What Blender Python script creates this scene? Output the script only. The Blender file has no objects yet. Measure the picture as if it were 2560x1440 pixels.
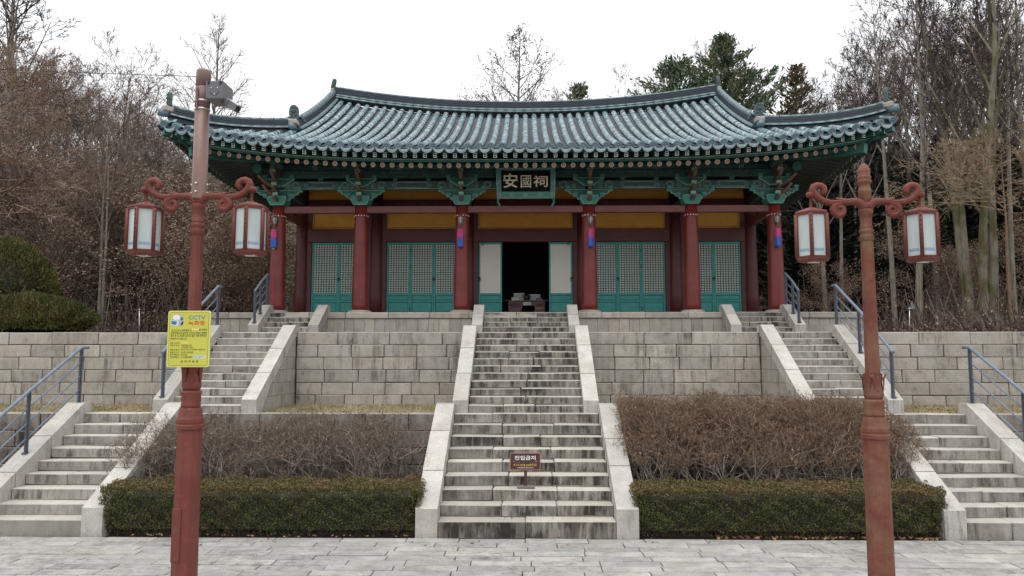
import bpy, math, random
import numpy as np
from mathutils import Matrix, Vector
R = math.radians
sc = bpy.context.scene
COL = sc.collection

# ------------------------------------------------------------------ camera, sky, sun, exposure
EYE, PITCH, YAW, FPX = 2.64, R(5.38), math.atan(34 / 1900), 1900.0
cam = bpy.data.cameras.new('camera')
cam.sensor_width = 36.0
cam.lens = FPX / 2560 * 36
cam.clip_start, cam.clip_end = 0.1, 2000
cam_ob = bpy.data.objects.new('camera', cam)
COL.objects.link(cam_ob)
cam_ob.location = (0, 0, EYE)
cam_ob.rotation_euler = (R(90) + PITCH, 0, YAW)
sc.camera = cam_ob

SUN_EL, SUN_AZ = R(74), R(205)
world = bpy.data.worlds.new('World')
sc.world = world
world.use_nodes = True
wn = world.node_tree
wn.nodes.clear()
w_out = wn.nodes.new('ShaderNodeOutputWorld')
w_bg = wn.nodes.new('ShaderNodeBackground')
w_sky = wn.nodes.new('ShaderNodeTexSky')
w_sky.sky_type = 'NISHITA'
w_sky.sun_disc = False
w_sky.sun_elevation = SUN_EL
w_sky.sun_rotation = SUN_AZ
w_sky.dust_density = 3.0
w_mix = wn.nodes.new('ShaderNodeMix')          # an even, bright layer of cloud over the sky
w_mix.data_type = 'RGBA'
w_mix.inputs[0].default_value = 0.93
w_mix.inputs[7].default_value = (12.6, 12.8, 13.0, 1)
wn.links.new(w_sky.outputs[0], w_mix.inputs[6])
wn.links.new(w_mix.outputs[2], w_bg.inputs[0])
w_bg.inputs[1].default_value = 0.085
wn.links.new(w_bg.outputs[0], w_out.inputs[0])

sun = bpy.data.lights.new('sun', 'SUN')
sun.energy = 1.5
sun.angle = R(50)
sun.color = (1.0, 0.97, 0.93)
sun_ob = bpy.data.objects.new('sun', sun)
COL.objects.link(sun_ob)
sun_ob.rotation_euler = (R(90) - SUN_EL, 0, R(180) - SUN_AZ)

sc.view_settings.view_transform = 'Standard'
sc.view_settings.look = 'None'
sc.view_settings.exposure = 0.22
sc.view_settings.gamma = 1.0
sc.view_settings.use_curve_mapping = False
sc.render.engine = 'CYCLES'
sc.cycles.max_bounces = 6
sc.cycles.diffuse_bounces = 4
sc.cycles.glossy_bounces = 3
sc.cycles.transmission_bounces = 4
sc.cycles.use_denoising = True
sc.cycles.denoiser = 'OPENIMAGEDENOISE'
sc.cycles.denoising_input_passes = 'RGB_ALBEDO_NORMAL'
sc.cycles.denoising_prefilter = 'ACCURATE'

# ------------------------------------------------------------------ helpers
def ray(x, y):
    u, v = (x - 1280) / FPX, (720 - y) / FPX
    cy, sy = math.cos(YAW), math.sin(YAW)
    f = Vector((-sy * math.cos(PITCH), cy * math.cos(PITCH), math.sin(PITCH)))
    up = Vector((sy * math.sin(PITCH), -cy * math.sin(PITCH), math.cos(PITCH)))
    return f + u * Vector((cy, sy, 0)) + v * up

def at(x, y, Y):
    """the point of the place that the photograph shows at pixel x, y when it stands Y metres away"""
    d = ray(x, y)
    return Vector((0, 0, EYE)) + d * (Y / d.y)

MATS = {}
PINV = {}

def link(o, parent=None):
    COL.objects.link(o)
    if parent is not None:
        o.parent = parent
        if parent in PINV:
            o.matrix_parent_inverse = PINV[parent]
    return o

def tag(o, label=None, cat=None, group=None, kind=None):
    if label: o['label'] = label
    if cat: o['category'] = cat
    if group: o['group'] = group
    if kind: o['kind'] = kind
    return o

def thing(name, loc, label, cat, group=None, rz=0.0, scale=1.0, local=False):
    """an Empty at a thing's base; parts are given in world coordinates unless local"""
    o = bpy.data.objects.new(name, None)
    o.empty_display_size = 0.1
    COL.objects.link(o)
    o.location = loc
    o.rotation_euler = (0, 0, rz)
    o.scale = (scale, scale, scale) if not hasattr(scale, '__len__') else scale
    if not local:
        PINV[o] = Matrix.Translation(-Vector(loc))
    return tag(o, label, cat, group)

def inst(name, mesh, parent=None, matrix=None, kind=None):
    o = bpy.data.objects.new(name, mesh)
    if matrix is not None:
        o.matrix_basis = matrix
    link(o, parent)
    if kind: o['kind'] = kind
    return o

class MB:
    """collects shapes; build() links them as ONE mesh object"""
    def __init__(s):
        s.v, s.f, s.m, s.sm = [], [], [], []
    def add(s, vs, fs, m=0, smooth=False):
        b = len(s.v)
        s.v.extend([tuple(p) for p in vs])
        for f in fs:
            s.f.append(tuple(i + b for i in f)); s.m.append(m); s.sm.append(smooth)
        return s
    def box(s, x0, x1, y0, y1, z0, z1, m=0):
        vs = [(x0,y0,z0),(x1,y0,z0),(x1,y1,z0),(x0,y1,z0),(x0,y0,z1),(x1,y0,z1),(x1,y1,z1),(x0,y1,z1)]
        return s.add(vs, [(0,3,2,1),(4,5,6,7),(0,1,5,4),(1,2,6,5),(2,3,7,6),(3,0,4,7)], m)
    def cbox(s, x0, x1, y0, y1, z0, z1, c=0.01, m=0, jit=0.0, rng=random):
        """box with every edge chamfered"""
        c = min(c, (x1-x0)*.45, (y1-y0)*.45, (z1-z0)*.45)
        vs, idx = [], {}
        X, Y, Z = (x0, x1), (y0, y1), (z0, z1)
        for i in (0, 1):
            for j in (0, 1):
                for k in (0, 1):
                    dx, dy, dz = (c, -c)[i], (c, -c)[j], (c, -c)[k]
                    jx, jy, jz = (rng.uniform(-jit, jit) for _ in range(3))
                    for ax in range(3):
                        p = [X[i] + dx + jx, Y[j] + dy + jy, Z[k] + dz + jz]
                        p[ax] -= (dx, dy, dz)[ax]
                        idx[(i, j, k, ax)] = len(vs); vs.append(p)
        g = lambda i, j, k, a: idx[(i, j, k, a)]
        fs = []
        for a in range(3):
            for t in (0, 1):
                def q(u, v):
                    q3 = [0, 0, 0]; q3[a] = t; q3[(a+1)%3] = u; q3[(a+2)%3] = v
                    return g(*q3, a)
                f = [q(0,0), q(1,0), q(1,1), q(0,1)]
                fs.append(tuple(f if t else f[::-1]))
        for a in range(3):
            b, d = (a+1)%3, (a+2)%3
            for u in (0, 1):
                for v in (0, 1):
                    def q(t, ax):
                        q3 = [0, 0, 0]; q3[a] = t; q3[b] = u; q3[d] = v
                        return g(*q3, ax)
                    f = [q(0,b), q(1,b), q(1,d), q(0,d)]
                    fs.append(tuple(f if u != v else f[::-1]))
        for i in (0, 1):
            for j in (0, 1):
                for k in (0, 1):
                    f = [g(i,j,k,0), g(i,j,k,1), g(i,j,k,2)]
                    fs.append(tuple(f if (i+j+k) % 2 else f[::-1]))
        return s.add(vs, fs, m)
    def prism(s, poly, axis, a0, a1, m=0):
        """extrude a polygon along an axis: x -> poly is (y,z), y -> (x,z), z -> (x,y)"""
        n = len(poly)
        def P(p, a):
            return (a, p[0], p[1]) if axis == 'x' else (p[0], a, p[1]) if axis == 'y' else (p[0], p[1], a)
        vs = [P(p, a0) for p in poly] + [P(p, a1) for p in poly]
        fs = [tuple(range(n))[::-1], tuple(range(n, 2*n))]
        fs += [(i, (i+1) % n, n + (i+1) % n, n + i) for i in range(n)]
        area = sum(poly[i][0]*poly[(i+1)%n][1] - poly[(i+1)%n][0]*poly[i][1] for i in range(n))
        flip = (area < 0) ^ (axis == 'y')
        if flip: fs = [f[::-1] for f in fs]
        return s.add(vs, fs, m)
    def tube(s, pts, rad, n=8, m=0, cap=True, smooth=True, squash=None):
        pts = [Vector(p) for p in pts]
        rad = rad if hasattr(rad, '__len__') else [rad] * len(pts)
        vs, fs = [], []
        t0 = (pts[1] - pts[0]).normalized()
        ref = Vector((0, 0, 1)) if abs(t0.z) < 0.9 else Vector((0, 1, 0))
        u = t0.cross(ref).normalized()
        for i, p in enumerate(pts):
            t = (pts[min(i+1, len(pts)-1)] - pts[max(i-1, 0)]).normalized()
            u = (u - t * u.dot(t)).normalized()
            w = t.cross(u)
            for k in range(n):
                a = 2 * math.pi * k / n
                vs.append(p + (u * math.cos(a) + w * math.sin(a)) * rad[i])
        for i in range(len(pts)-1):
            for k in range(n):
                fs.append((i*n+k, i*n+(k+1)%n, (i+1)*n+(k+1)%n, (i+1)*n+k))
        s.add(vs, fs, m, smooth)
        if cap:
            b = len(s.v) - len(vs)
            s.f.append(tuple(b + k for k in range(n))[::-1]); s.m.append(m); s.sm.append(False)
            s.f.append(tuple(b + (len(pts)-1)*n + k for k in range(n))); s.m.append(m); s.sm.append(False)
        return s
    def lathe(s, prof, n=16, o=(0,0,0), m=0, smooth=True, rot=0.0, axis='z'):
        """profile of (radius, height) turned about an axis through o"""
        vs, fs = [], []
        for r, h in prof:
            for k in range(n):
                a = 2 * math.pi * k / n + rot
                c, d = r * math.cos(a), r * math.sin(a)
                p = (c, d, h) if axis == 'z' else (c, -h, d) if axis == '-y' else (h, c, d)
                vs.append((p[0]+o[0], p[1]+o[1], p[2]+o[2]))
        for i in range(len(prof)-1):
            for k in range(n):
                fs.append((i*n+k, i*n+(k+1)%n, (i+1)*n+(k+1)%n, (i+1)*n+k))
        s.add(vs, fs, m, smooth)
        b = len(s.v) - len(vs)
        if prof[0][0] > 1e-6:
            s.f.append(tuple(b + k for k in range(n))[::-1]); s.m.append(m); s.sm.append(False)
        if prof[-1][0] > 1e-6:
            s.f.append(tuple(b + (len(prof)-1)*n + k for k in range(n))); s.m.append(m); s.sm.append(False)
        return s
    def mesh(s, name, *mats):
        me = bpy.data.meshes.new(name)
        me.from_pydata(s.v, [], s.f)
        for mt in mats: me.materials.append(MATS[mt])
        me.polygons.foreach_set('material_index', s.m)
        me.polygons.foreach_set('use_smooth', s.sm)
        me.update()
        return me
    def build(s, name, mats, parent=None, kind=None, matrix=None):
        mats = (mats,) if isinstance(mats, str) else mats
        return inst(name, s.mesh(name, *mats), parent, matrix, kind)

def np_mesh(name, V, F, *mats, mi=None, smooth=False):
    """V (n,3), F (m,k) with k fixed"""
    V = np.ascontiguousarray(V, dtype=np.float32); F = np.ascontiguousarray(F, dtype=np.int32)
    me = bpy.data.meshes.new(name)
    m, k = F.shape
    me.vertices.add(len(V)); me.vertices.foreach_set('co', V.ravel())
    me.loops.add(m * k); me.loops.foreach_set('vertex_index', F.ravel())
    me.polygons.add(m)
    me.polygons.foreach_set('loop_start', np.arange(0, m*k, k, dtype=np.int32))
    for mt in mats: me.materials.append(MATS[mt])
    if mi is not None: me.polygons.foreach_set('material_index', np.ascontiguousarray(mi, dtype=np.int32))
    if smooth: me.polygons.foreach_set('use_smooth', np.ones(m, dtype=bool))
    me.update(calc_edges=True)
    return me

def seg_prisms(A, B, ra, rb, k=3):
    """one k-sided prism for every segment A->B"""
    A, B = np.asarray(A, float), np.asarray(B, float)
    ra, rb = np.asarray(ra, float)[:, None], np.asarray(rb, float)[:, None]
    d = B - A
    d /= np.maximum(np.linalg.norm(d, axis=1, keepdims=True), 1e-9)
    ref = np.where(np.abs(d[:, 2:3]) < 0.9, [[0., 0., 1.]], [[1., 0., 0.]])
    u = np.cross(d, ref); u /= np.linalg.norm(u, axis=1, keepdims=True)
    w = np.cross(d, u)
    V = np.empty((len(A), 2*k, 3))
    for i in range(k):
        a = 2*math.pi*i/k
        o = u*math.cos(a) + w*math.sin(a)
        V[:, i] = A + o*ra; V[:, k+i] = B + o*rb
    base = (np.arange(len(A))*2*k)[:, None, None]
    q = np.array([[i, (i+1) % k, k+(i+1) % k, k+i] for i in range(k)])[None]
    return V.reshape(-1, 3), (q + base).reshape(-1, 4)

def seg_ribbons(A, B, ra, rb, rs_):
    """one flat strip for every thin segment, turned at random about it"""
    A, B = np.asarray(A, float), np.asarray(B, float)
    d = B - A
    d /= np.maximum(np.linalg.norm(d, axis=1, keepdims=True), 1e-9)
    u = np.cross(d, rs_.normal(size=A.shape)); u /= np.maximum(np.linalg.norm(u, axis=1, keepdims=True), 1e-9)
    wa, wb = np.asarray(ra, float)[:, None] * 1.35, np.asarray(rb, float)[:, None] * 1.35
    V = np.stack([A - u*wa, A + u*wa, B + u*wb, B - u*wb], 1)
    return V.reshape(-1, 3), np.arange(len(A)*4).reshape(-1, 4)

def leaf_quads(C, L, W, rs, D=None, droop=0.0):
    """a leaf-sized quad at every centre, turned at random or along D"""
    n = len(C)
    L = np.broadcast_to(L, n)[:, None]; W = np.broadcast_to(W, n)[:, None]
    if D is None:
        D = rs.normal(size=(n, 3)); D[:, 2] -= droop
    D = D / np.maximum(np.linalg.norm(D, axis=1, keepdims=True), 1e-9)
    u = np.cross(D, rs.normal(size=(n, 3))); u /= np.maximum(np.linalg.norm(u, axis=1, keepdims=True), 1e-9)
    V = np.stack([C - D*L*.5, C + u*W*.5 - D*L*.05, C + D*L*.5, C - u*W*.5 - D*L*.05], 1)
    return V.reshape(-1, 3), (np.arange(n)[:, None]*4 + np.arange(4)[None])

def merge(parts):
    Vs, Fs, Ms, b = [], [], [], 0
    for V, F, m in parts:
        Vs.append(V); Fs.append(F + b); Ms.append(np.full(len(F), m)); b += len(V)
    return np.concatenate(Vs), np.concatenate(Fs), np.concatenate(Ms)

# ------------------------------------------------------------------ materials
class NT:
    def __init__(s, name):
        s.mat = bpy.data.materials.new(name); s.mat.use_nodes = True
        s.t = s.mat.node_tree; s.t.nodes.clear()
        s.out = s.t.nodes.new('ShaderNodeOutputMaterial')
        s.b = s.t.nodes.new('ShaderNodeBsdfPrincipled')
        s.t.links.new(s.b.outputs[0], s.out.inputs[0])
        MATS[name] = s.mat
    def set(s, node, key, val):
        i = node.inputs[key]
        if hasattr(val, 'is_linked') or isinstance(val, bpy.types.NodeSocket): s.t.links.new(val, i)
        elif val is not None:
            if i.type == 'RGBA' and len(val) == 3: val = (*val, 1)
            i.default_value = val
    def n(s, typ, ins=None, **kw):
        x = s.t.nodes.new('ShaderNode' + typ)
        for k, v in kw.items(): setattr(x, k, v)
        for k, v in (ins or {}).items(): s.set(x, k, v)
        return x
    def pos(s): return s.n('NewGeometry').outputs['Position']
    def objc(s): return s.n('TexCoord').outputs['Object']
    def mapping(s, vec, scale=(1,1,1), loc=(0,0,0), rot=(0,0,0)):
        return s.n('Mapping', {'Vector': vec, 'Scale': scale, 'Location': loc, 'Rotation': rot}).outputs[0]
    def noise(s, vec, scale, detail=3.0, rough=0.55, dist=0.0):
        return s.n('TexNoise', {'Vector': vec, 'Scale': scale, 'Detail': detail, 'Roughness': rough, 'Distortion': dist}).outputs[0]
    def ramp(s, fac, lo, hi, a=0.0, b=1.0):
        return s.n('MapRange', {0: fac, 1: lo, 2: hi, 3: a, 4: b}).outputs[0]
    def mix(s, f, a, b, mode='MIX'):
        x = s.n('Mix', data_type='RGBA', blend_type=mode)
        s.set(x, 0, f); s.set(x, 6, a); s.set(x, 7, b)
        return x.outputs[2]
    def math(s, op, a, b=0.0, c=None):
        x = s.n('Math', operation=op); s.set(x, 0, a); s.set(x, 1, b)
        if c is not None: s.set(x, 2, c)
        return x.outputs[0]
    def bump(s, h, strength=0.3, dist=0.01):
        x = s.n('Bump', {'Height': h, 'Strength': strength, 'Distance': dist}); return x.outputs[0]
    def rnd(s): return s.n('ObjectInfo').outputs['Random']
    def isl(s): return s.n('NewGeometry').outputs['Random Per Island']
    def fin(s, col, rough=0.7, bump=None, **kw):
        s.set(s.b, 'Base Color', col); s.set(s.b, 'Roughness', rough)
        if bump is not None: s.set(s.b, 'Normal', bump)
        for k, v in kw.items(): s.set(s.b, k.replace('_', ' '), v)
        return s.mat

def m_stone(name, dark, light, stain=0.6, stain_lo=0.50, green=0.0, top_dirt=0.15, grime_shade=0.0, vary=.12, warm=.25, blot_lo=.42):
    """granite: cloudy and speckled; upright faces carry rain streaks, blotches and an even darkening, part dirt and part painted shade, that treads mostly lack"""
    t = NT(name); p = t.pos(); r = t.rnd()
    # each stone is cut from another place of the quarry
    off = t.n('CombineXYZ', {0: t.math('MULTIPLY', r, 37.0), 1: t.math('MULTIPLY', r, 91.0), 2: t.math('MULTIPLY', r, 53.0)}).outputs[0]
    q = t.n('VectorMath', {0: p, 1: off}, operation='ADD').outputs[0]
    big = t.noise(q, 2.6, 5, .6)
    spk = t.noise(q, 60, 3, .7)
    fine = t.noise(q, 190, 2, .6)
    col = t.mix(t.ramp(big, .3, .7), dark, light)
    col = t.mix(1.0, col, t.n('CombineColor', {0: t.ramp(r, 0, 1, 1-vary, 1+vary), 1: t.ramp(r, 0, 1, 1-vary, 1+vary*.9), 2: t.ramp(r, 0, 1, 1-vary*.9, 1+vary*.7)}).outputs[0], 'MULTIPLY')
    wm = t.ramp(t.noise(q, .8, 3), .42, .62)
    col = t.mix(t.math('MULTIPLY', wm, warm), col, (.36, .31, .24))
    s1 = t.ramp(spk, .35, .68, .78, 1.14)
    col = t.mix(1.0, col, t.n('CombineColor', {0: s1, 1: s1, 2: s1}).outputs[0], 'MULTIPLY')
    s2 = t.ramp(fine, .35, .65, .88, 1.09)
    col = t.mix(1.0, col, t.n('CombineColor', {0: s2, 1: s2, 2: s2}).outputs[0], 'MULTIPLY')
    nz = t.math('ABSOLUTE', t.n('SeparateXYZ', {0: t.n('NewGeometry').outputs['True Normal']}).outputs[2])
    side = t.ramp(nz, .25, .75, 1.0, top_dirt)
    st = t.math('ADD', t.math('MULTIPLY', t.noise(t.mapping(p, (8, 8, 1.1)), 1.0, 7, .72), .72), t.math('MULTIPLY', t.noise(q, 2.2, 4, .6), .28))
    blot = t.noise(p, .62, 5, .62)
    blot2 = t.noise(q, 4.0, 5, .7)
    f = t.math('MULTIPLY', t.ramp(st, stain_lo, stain_lo + .15), t.ramp(blot, blot_lo, blot_lo + .16))
    f = t.math('MAXIMUM', f, t.math('MULTIPLY', t.ramp(blot2, .54, .74), .6))
    if grime_shade:
        f = t.math('ADD', t.math('MULTIPLY', f, 1 - grime_shade), t.math('MULTIPLY', t.ramp(t.noise(t.mapping(q, (3, 3, 1.2)), 1.0, 4), .25, .75, .55, 1.3), grime_shade))  # even darkening of upright faces, painted shade mixed with dirt
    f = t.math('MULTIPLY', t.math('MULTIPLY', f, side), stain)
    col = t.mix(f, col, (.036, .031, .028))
    if green:
        g = t.math('MULTIPLY', t.ramp(t.noise(q, 3.1, 4), .50, .70), green)
        col = t.mix(g, col, (.14, .13, .07))
    h = t.math('ADD', t.math('MULTIPLY', spk, .6), t.math('MULTIPLY', t.noise(q, 18, 3), .5))
    return t.fin(col, .86, t.bump(h, .4, .012), Specular_IOR_Level=.3)

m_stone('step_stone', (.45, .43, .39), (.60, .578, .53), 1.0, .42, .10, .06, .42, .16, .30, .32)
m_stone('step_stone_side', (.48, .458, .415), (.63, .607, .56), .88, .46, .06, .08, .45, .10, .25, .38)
m_stone('stair_side_stone', (.36, .34, .305), (.48, .46, .42), .6, .52, .06, .2, .12)
m_stone('stringer_stone', (.48, .462, .425), (.64, .62, .58), .70, .50, .07, .42, .16, .09, .2)
m_stone('wall_stone', (.39, .368, .325), (.525, .50, .452), .78, .48, .03, .2, .10, .13, .30)
m_stone('wall_stone_dark', (.30, .275, .25), (.42, .39, .355), .95, .42, .04, .2, .25)
m_stone('platform_stone', (.40, .372, .325), (.53, .497, .44), .55, .52, .02, .2, .08, .11)
m_stone('paving_stone', (.29, .286, .274), (.48, .473, .455), .60, .48, 0, .95, 0, .13, .15)

def m_flat(name, col, rough=.6, var=.12, scale=6.0, bump=0.0, metallic=0.0, spec=.5, fine=40):
    t = NT(name); p = t.pos()
    n = t.noise(p, scale, 5, .65)
    k = t.ramp(n, .25, .75, 1-var, 1+var)
    c = t.mix(1.0, col, t.n('CombineColor', {0: k, 1: k, 2: k}).outputs[0], 'MULTIPLY')
    bp = t.bump(t.noise(p, fine, 3), bump, .01) if bump else None
    return t.fin(c, rough, bp, Metallic=metallic, Specular_IOR_Level=spec)

m_flat('joint_dark', (.06, .055, .048), .95, .3)
m_flat('soil', (.055, .042, .032), .95, .35, 9, .6)
m_flat('rail_paint', (.075, .088, .118), .45, .2, 9, .1)
m_flat('handrail_paint', (.17, .215, .28), .42, .18, 9, .1)
m_flat('steel', (.62, .62, .62), .3, .1, 9, 0, .9)
m_flat('camera_grey', (.14, .14, .15), .45, .1)
m_flat('black', (.012, .012, .014), .5, .1)
m_flat('white_paint', (.75, .75, .73), .5, .08)
m_flat('paper', (.68, .67, .61), .85, .06, 14)
m_flat('door_teal', (.032, .265, .245), .5, .16, 5, .12)
m_flat('door_teal_dark', (.012, .12, .105), .55, .16, 5, .12)
m_flat('lattice_dark', (.020, .105, .095), .6, .2)
m_flat('dark_red_wood', (.085, .016, .017), .5, .25, 4, .15)
m_flat('beam_red', (.155, .040, .038), .45, .25, 3, .15)
m_flat('ochre', (.62, .30, .042), .7, .12, 3)
m_flat('ochre_line', (.45, .25, .05), .7, .1)
m_flat('green_dark', (.012, .058, .050), .6, .3, 7, .15)
m_flat('green_mid', (.022, .115, .094), .58, .25, 7, .12)
m_flat('green_bright', (.040, .235, .195), .55, .2, 7, .12)
m_flat('green_pale', (.20, .42, .34), .55, .2, 7)
m_flat('line_bright', (.78, .82, .76), .6, .1)
m_flat('line_pale', (.30, .44, .38), .6, .2, 7)
m_flat('salmon', (.20, .105, .075), .6, .25, 8)
m_flat('cream', (.43, .39, .32), .65, .12, 9)
m_flat('petal_red', (.34, .12, .06), .65, .2, 9)
m_flat('navy_paint', (.012, .03, .055), .6, .2)
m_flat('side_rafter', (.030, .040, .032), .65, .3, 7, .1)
m_flat('brown_rafter', (.15, .075, .05), .65, .25, 7, .1)
m_flat('plaque_black', (.006, .006, .008), .85, .1, spec=.15)
m_flat('plaque_gold', (.62, .54, .40), .6, .1)
m_flat('plaque_frame', (.045, .175, .15), .55, .2, 8)
m_flat('altar_wood', (.115, .040, .038), .4, .3, 5, .1)
m_flat('altar_gold', (.30, .15, .035), .5, .2)
m_flat('bronze', (.085, .075, .055), .35, .3, 14, .2, .7)
m_flat('photo_card', (.38, .41, .44), .5, .35, 26)
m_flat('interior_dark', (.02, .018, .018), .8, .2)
m_flat('silk_pink', (.58, .045, .20), .55, .12, 20)
m_flat('silk_blue', (.030, .115, .50), .55, .12, 20)
m_flat('silk_purple', (.20, .06, .32), .55, .12, 20)
m_flat('lamp_brass', (.20, .17, .14), .4, .2, 9, 0, .4)
m_flat('lamp_glass_dim', (.42, .40, .36), .3, .1)
m_flat('meander_blue', (.10, .25, .52), .6, .1)
m_flat('sign_yellow', (.55, .55, .075), .5, .05, 3)
m_flat('sign_yellow_edge', (.62, .66, .16), .5, .05, 3)
m_flat('sign_red', (.55, .07, .03), .6, .05)
m_flat('sign_blue', (.03, .17, .36), .6, .05)
m_flat('sign_ink', (.035, .045, .02), .6, .05)
m_flat('sign_patch', (.72, .60, .16), .6, .05)
m_flat('sign_label_white', (.62, .66, .60), .6, .05)
m_flat('sign_brown', (.062, .026, .024), .5, .3, 12, .1)
m_flat('sign_brown_edge', (.40, .19, .145), .5, .1)
m_flat('sign_text_white', (.80, .78, .77), .6, .03)
m_flat('sign_text_yellow', (.68, .50, .05), .6, .05)
m_flat('sign_base_grey', (.16, .135, .13), .7, .2)
m_flat('grass_ground', (.23, .185, .115), .95, .4, 7, .4)
m_flat('wire_black', (.03, .03, .035), .6)

def m_island(name, a, b, rough=.75, c=None, trans=0.0):
    t = NT(name); r = t.isl()
    col = t.mix(r, a, b)
    if c is not None:
        col = t.mix(t.ramp(t.noise(t.objc(), 1.4, 3), .5, .66), col, c)
    t.fin(col, rough, Specular_IOR_Level=.25)
    return t.mat
m_island('twig_grey', (.130, .095, .078), (.255, .195, .163), .85)
m_island('twig_dark', (.052, .040, .038), (.115, .092, .086), .85)
m_island('twig_tan', (.20, .148, .096), (.36, .275, .185), .85)
m_island('twig_rust', (.19, .13, .098), (.33, .24, .18), .85)
m_island('twig_brown', (.075, .056, .048), (.155, .118, .098), .85)
m_island('leaf_brown', (.155, .105, .077), (.33, .24, .18), .8)
m_island('leaf_hang', (.14, .085, .075), (.24, .16, .14), .8)
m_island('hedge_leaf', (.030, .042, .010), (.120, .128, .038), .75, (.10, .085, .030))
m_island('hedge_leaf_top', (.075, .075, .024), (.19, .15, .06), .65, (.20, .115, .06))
m_island('shrub_leaf', (.035, .044, .012), (.115, .118, .034), .65, (.135, .118, .036))
m_island('pine_leaf', (.060, .098, .058), (.17, .22, .125), .7, (.19, .19, .105))
m_island('pine_leaf_shaded', (.010, .015, .010), (.030, .038, .024), .75)  # canopy shade of the deep wood put into the needle colour
m_island('conifer_brown', (.10, .085, .045), (.20, .15, .09), .75)
m_island('bush_tip', (.125, .078, .052), (.285, .192, .130), .8)
m_island('bush_tip_grey', (.125, .092, .072), (.27, .205, .162), .8)
m_island('bush_stem', (.13, .105, .088), (.36, .31, .27), .8)
m_island('dead_leaf', (.42, .25, .11), (.66, .50, .33), .8)
m_island('litter_leaf', (.17, .085, .045), (.40, .23, .12), .8)
m_island('grass_blade', (.27, .21, .12), (.48, .40, .25), .85, (.19, .185, .08))

def m_bark(name, a, b, moss=0.0):
    t = NT(name); p = t.objc()
    q = t.mapping(p, (7, 7, 1.3))
    n = t.noise(q, 2.0, 6, .65)
    col = t.mix(t.ramp(n, .32, .68), a, b)
    col = t.mix(t.math('MULTIPLY', t.ramp(t.noise(p, 1.7, 4), .52, .66), .35), col, (.30, .275, .235))
    if moss:
        col = t.mix(t.math('MULTIPLY', t.ramp(t.noise(p, 1.2, 4), .46, .60), moss), col, (.095, .09, .022))
    return t.fin(col, .92, t.bump(n, .7, .03), Specular_IOR_Level=.15)
m_bark('bark_grey', (.125, .108, .088), (.26, .232, .195), .18)
m_bark('bark_pale', (.205, .185, .150), (.36, .33, .28), .22)
m_bark('bark_mossy', (.17, .15, .11), (.32, .29, .23), .75)
m_bark('bark_dark', (.055, .045, .040), (.125, .10, .09), .1)
m_bark('bark_rust', (.15, .095, .062), (.27, .18, .125))

def m_beam_paint():
    t = NT('beam_paint'); p = t.pos()
    q = t.mapping(p, (1, .3, 1))
    v = t.n('TexVoronoi', {'Vector': q, 'Scale': 4.2, 'Randomness': .55}).outputs['Distance']
    ring = t.math('SINE', t.math('MULTIPLY', v, 46.0))
    line = t.ramp(ring, .55, .8)
    zone = t.ramp(t.noise(t.mapping(p, (1.1, .2, .3)), 1.0, 2), .47, .52)
    wob = t.ramp(t.math('SINE', t.math('MULTIPLY', t.noise(q, 7.0, 3), 40.0)), .5, .8)
    base = t.mix(t.ramp(t.noise(p, 5, 4), .3, .7), (.012, .050, .045), (.020, .080, .068))
    col = t.mix(t.math('MULTIPLY', t.math('MAXIMUM', t.math('MULTIPLY', line, zone), t.math('MULTIPLY', wob, t.math('SUBTRACT', .75, zone))), .42), base, (.17, .29, .25))
    col = t.mix(t.ramp(t.noise(p, 3.3, 2), .58, .62, 0, .45), col, (.012, .030, .062))
    t.fin(col, .6)
m_beam_paint()

def m_litter():
    t = NT('leaf_litter'); p = t.pos()
    v = t.n('TexVoronoi', {'Vector': p, 'Scale': 9.0}).outputs['Color']
    g = t.n('SeparateColor', {0: v}).outputs[0]
    col = t.mix(g, (.055, .036, .028), (.17, .115, .085))
    col = t.mix(t.ramp(t.noise(p, .35, 4), .4, .65), col, (.075, .052, .043))
    t.fin(col, .95, t.bump(g, .6, .05), Specular_IOR_Level=.1)
m_litter()

def m_red_column():
    t = NT('column_red'); p = t.pos()
    base = t.mix(t.ramp(t.noise(p, 2.2, 5), .3, .7), (.145, .017, .015), (.205, .031, .026))
    z = t.n('SeparateXYZ', {0: p}).outputs[2]
    low = t.ramp(z, 3.9, 5.6, 1.0, 0.0)
    flake = t.ramp(t.noise(t.mapping(p, (1, 1, .45)), 34, 4, .7), .62, .68)
    patch = t.ramp(t.noise(p, 2.4, 3), .47, .62)
    f = t.math('MULTIPLY', t.math('MULTIPLY', flake, patch), low)
    col = t.mix(f, base, (.42, .27, .23))
    t.fin(col, .36, t.bump(t.noise(t.mapping(p, (3, 3, .3)), 8, 4), .25, .01), Specular_IOR_Level=.42)
m_red_column()

def m_tile(name, dark, light, lich, amount):
    t = NT(name); r = t.rnd(); p = t.pos()
    col = t.mix(r, dark, light)
    n = t.noise(p, 8.5, 5, .65)
    n2 = t.noise(p, 2.2, 3, .6)
    f = t.math('MULTIPLY', t.ramp(n, .42, .60), t.math('MULTIPLY', t.ramp(n2, .25, .6, .35, 1.0), amount))
    col = t.mix(f, col, lich)
    col = t.mix(t.ramp(t.noise(p, 26, 3), .55, .75, 0, .35), col, dark)
    t.fin(col, t.ramp(n, .3, .7, .34, .55), t.bump(t.noise(p, 30, 3), .18, .01), Specular_IOR_Level=.6)
m_tile('tile_cover', (.040, .105, .128), (.090, .168, .195), (.58, .68, .715), .76)
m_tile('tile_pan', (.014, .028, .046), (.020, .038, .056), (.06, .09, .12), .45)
m_tile('tile_end', (.070, .135, .165), (.12, .20, .235), (.25, .34, .38), .5)
m_tile('tile_drip', (.17, .27, .31), (.26, .36, .40), (.45, .54, .57), .6)
m_tile('tile_ridge', (.060, .125, .135), (.105, .185, .195), (.22, .29, .29), .5)
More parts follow.
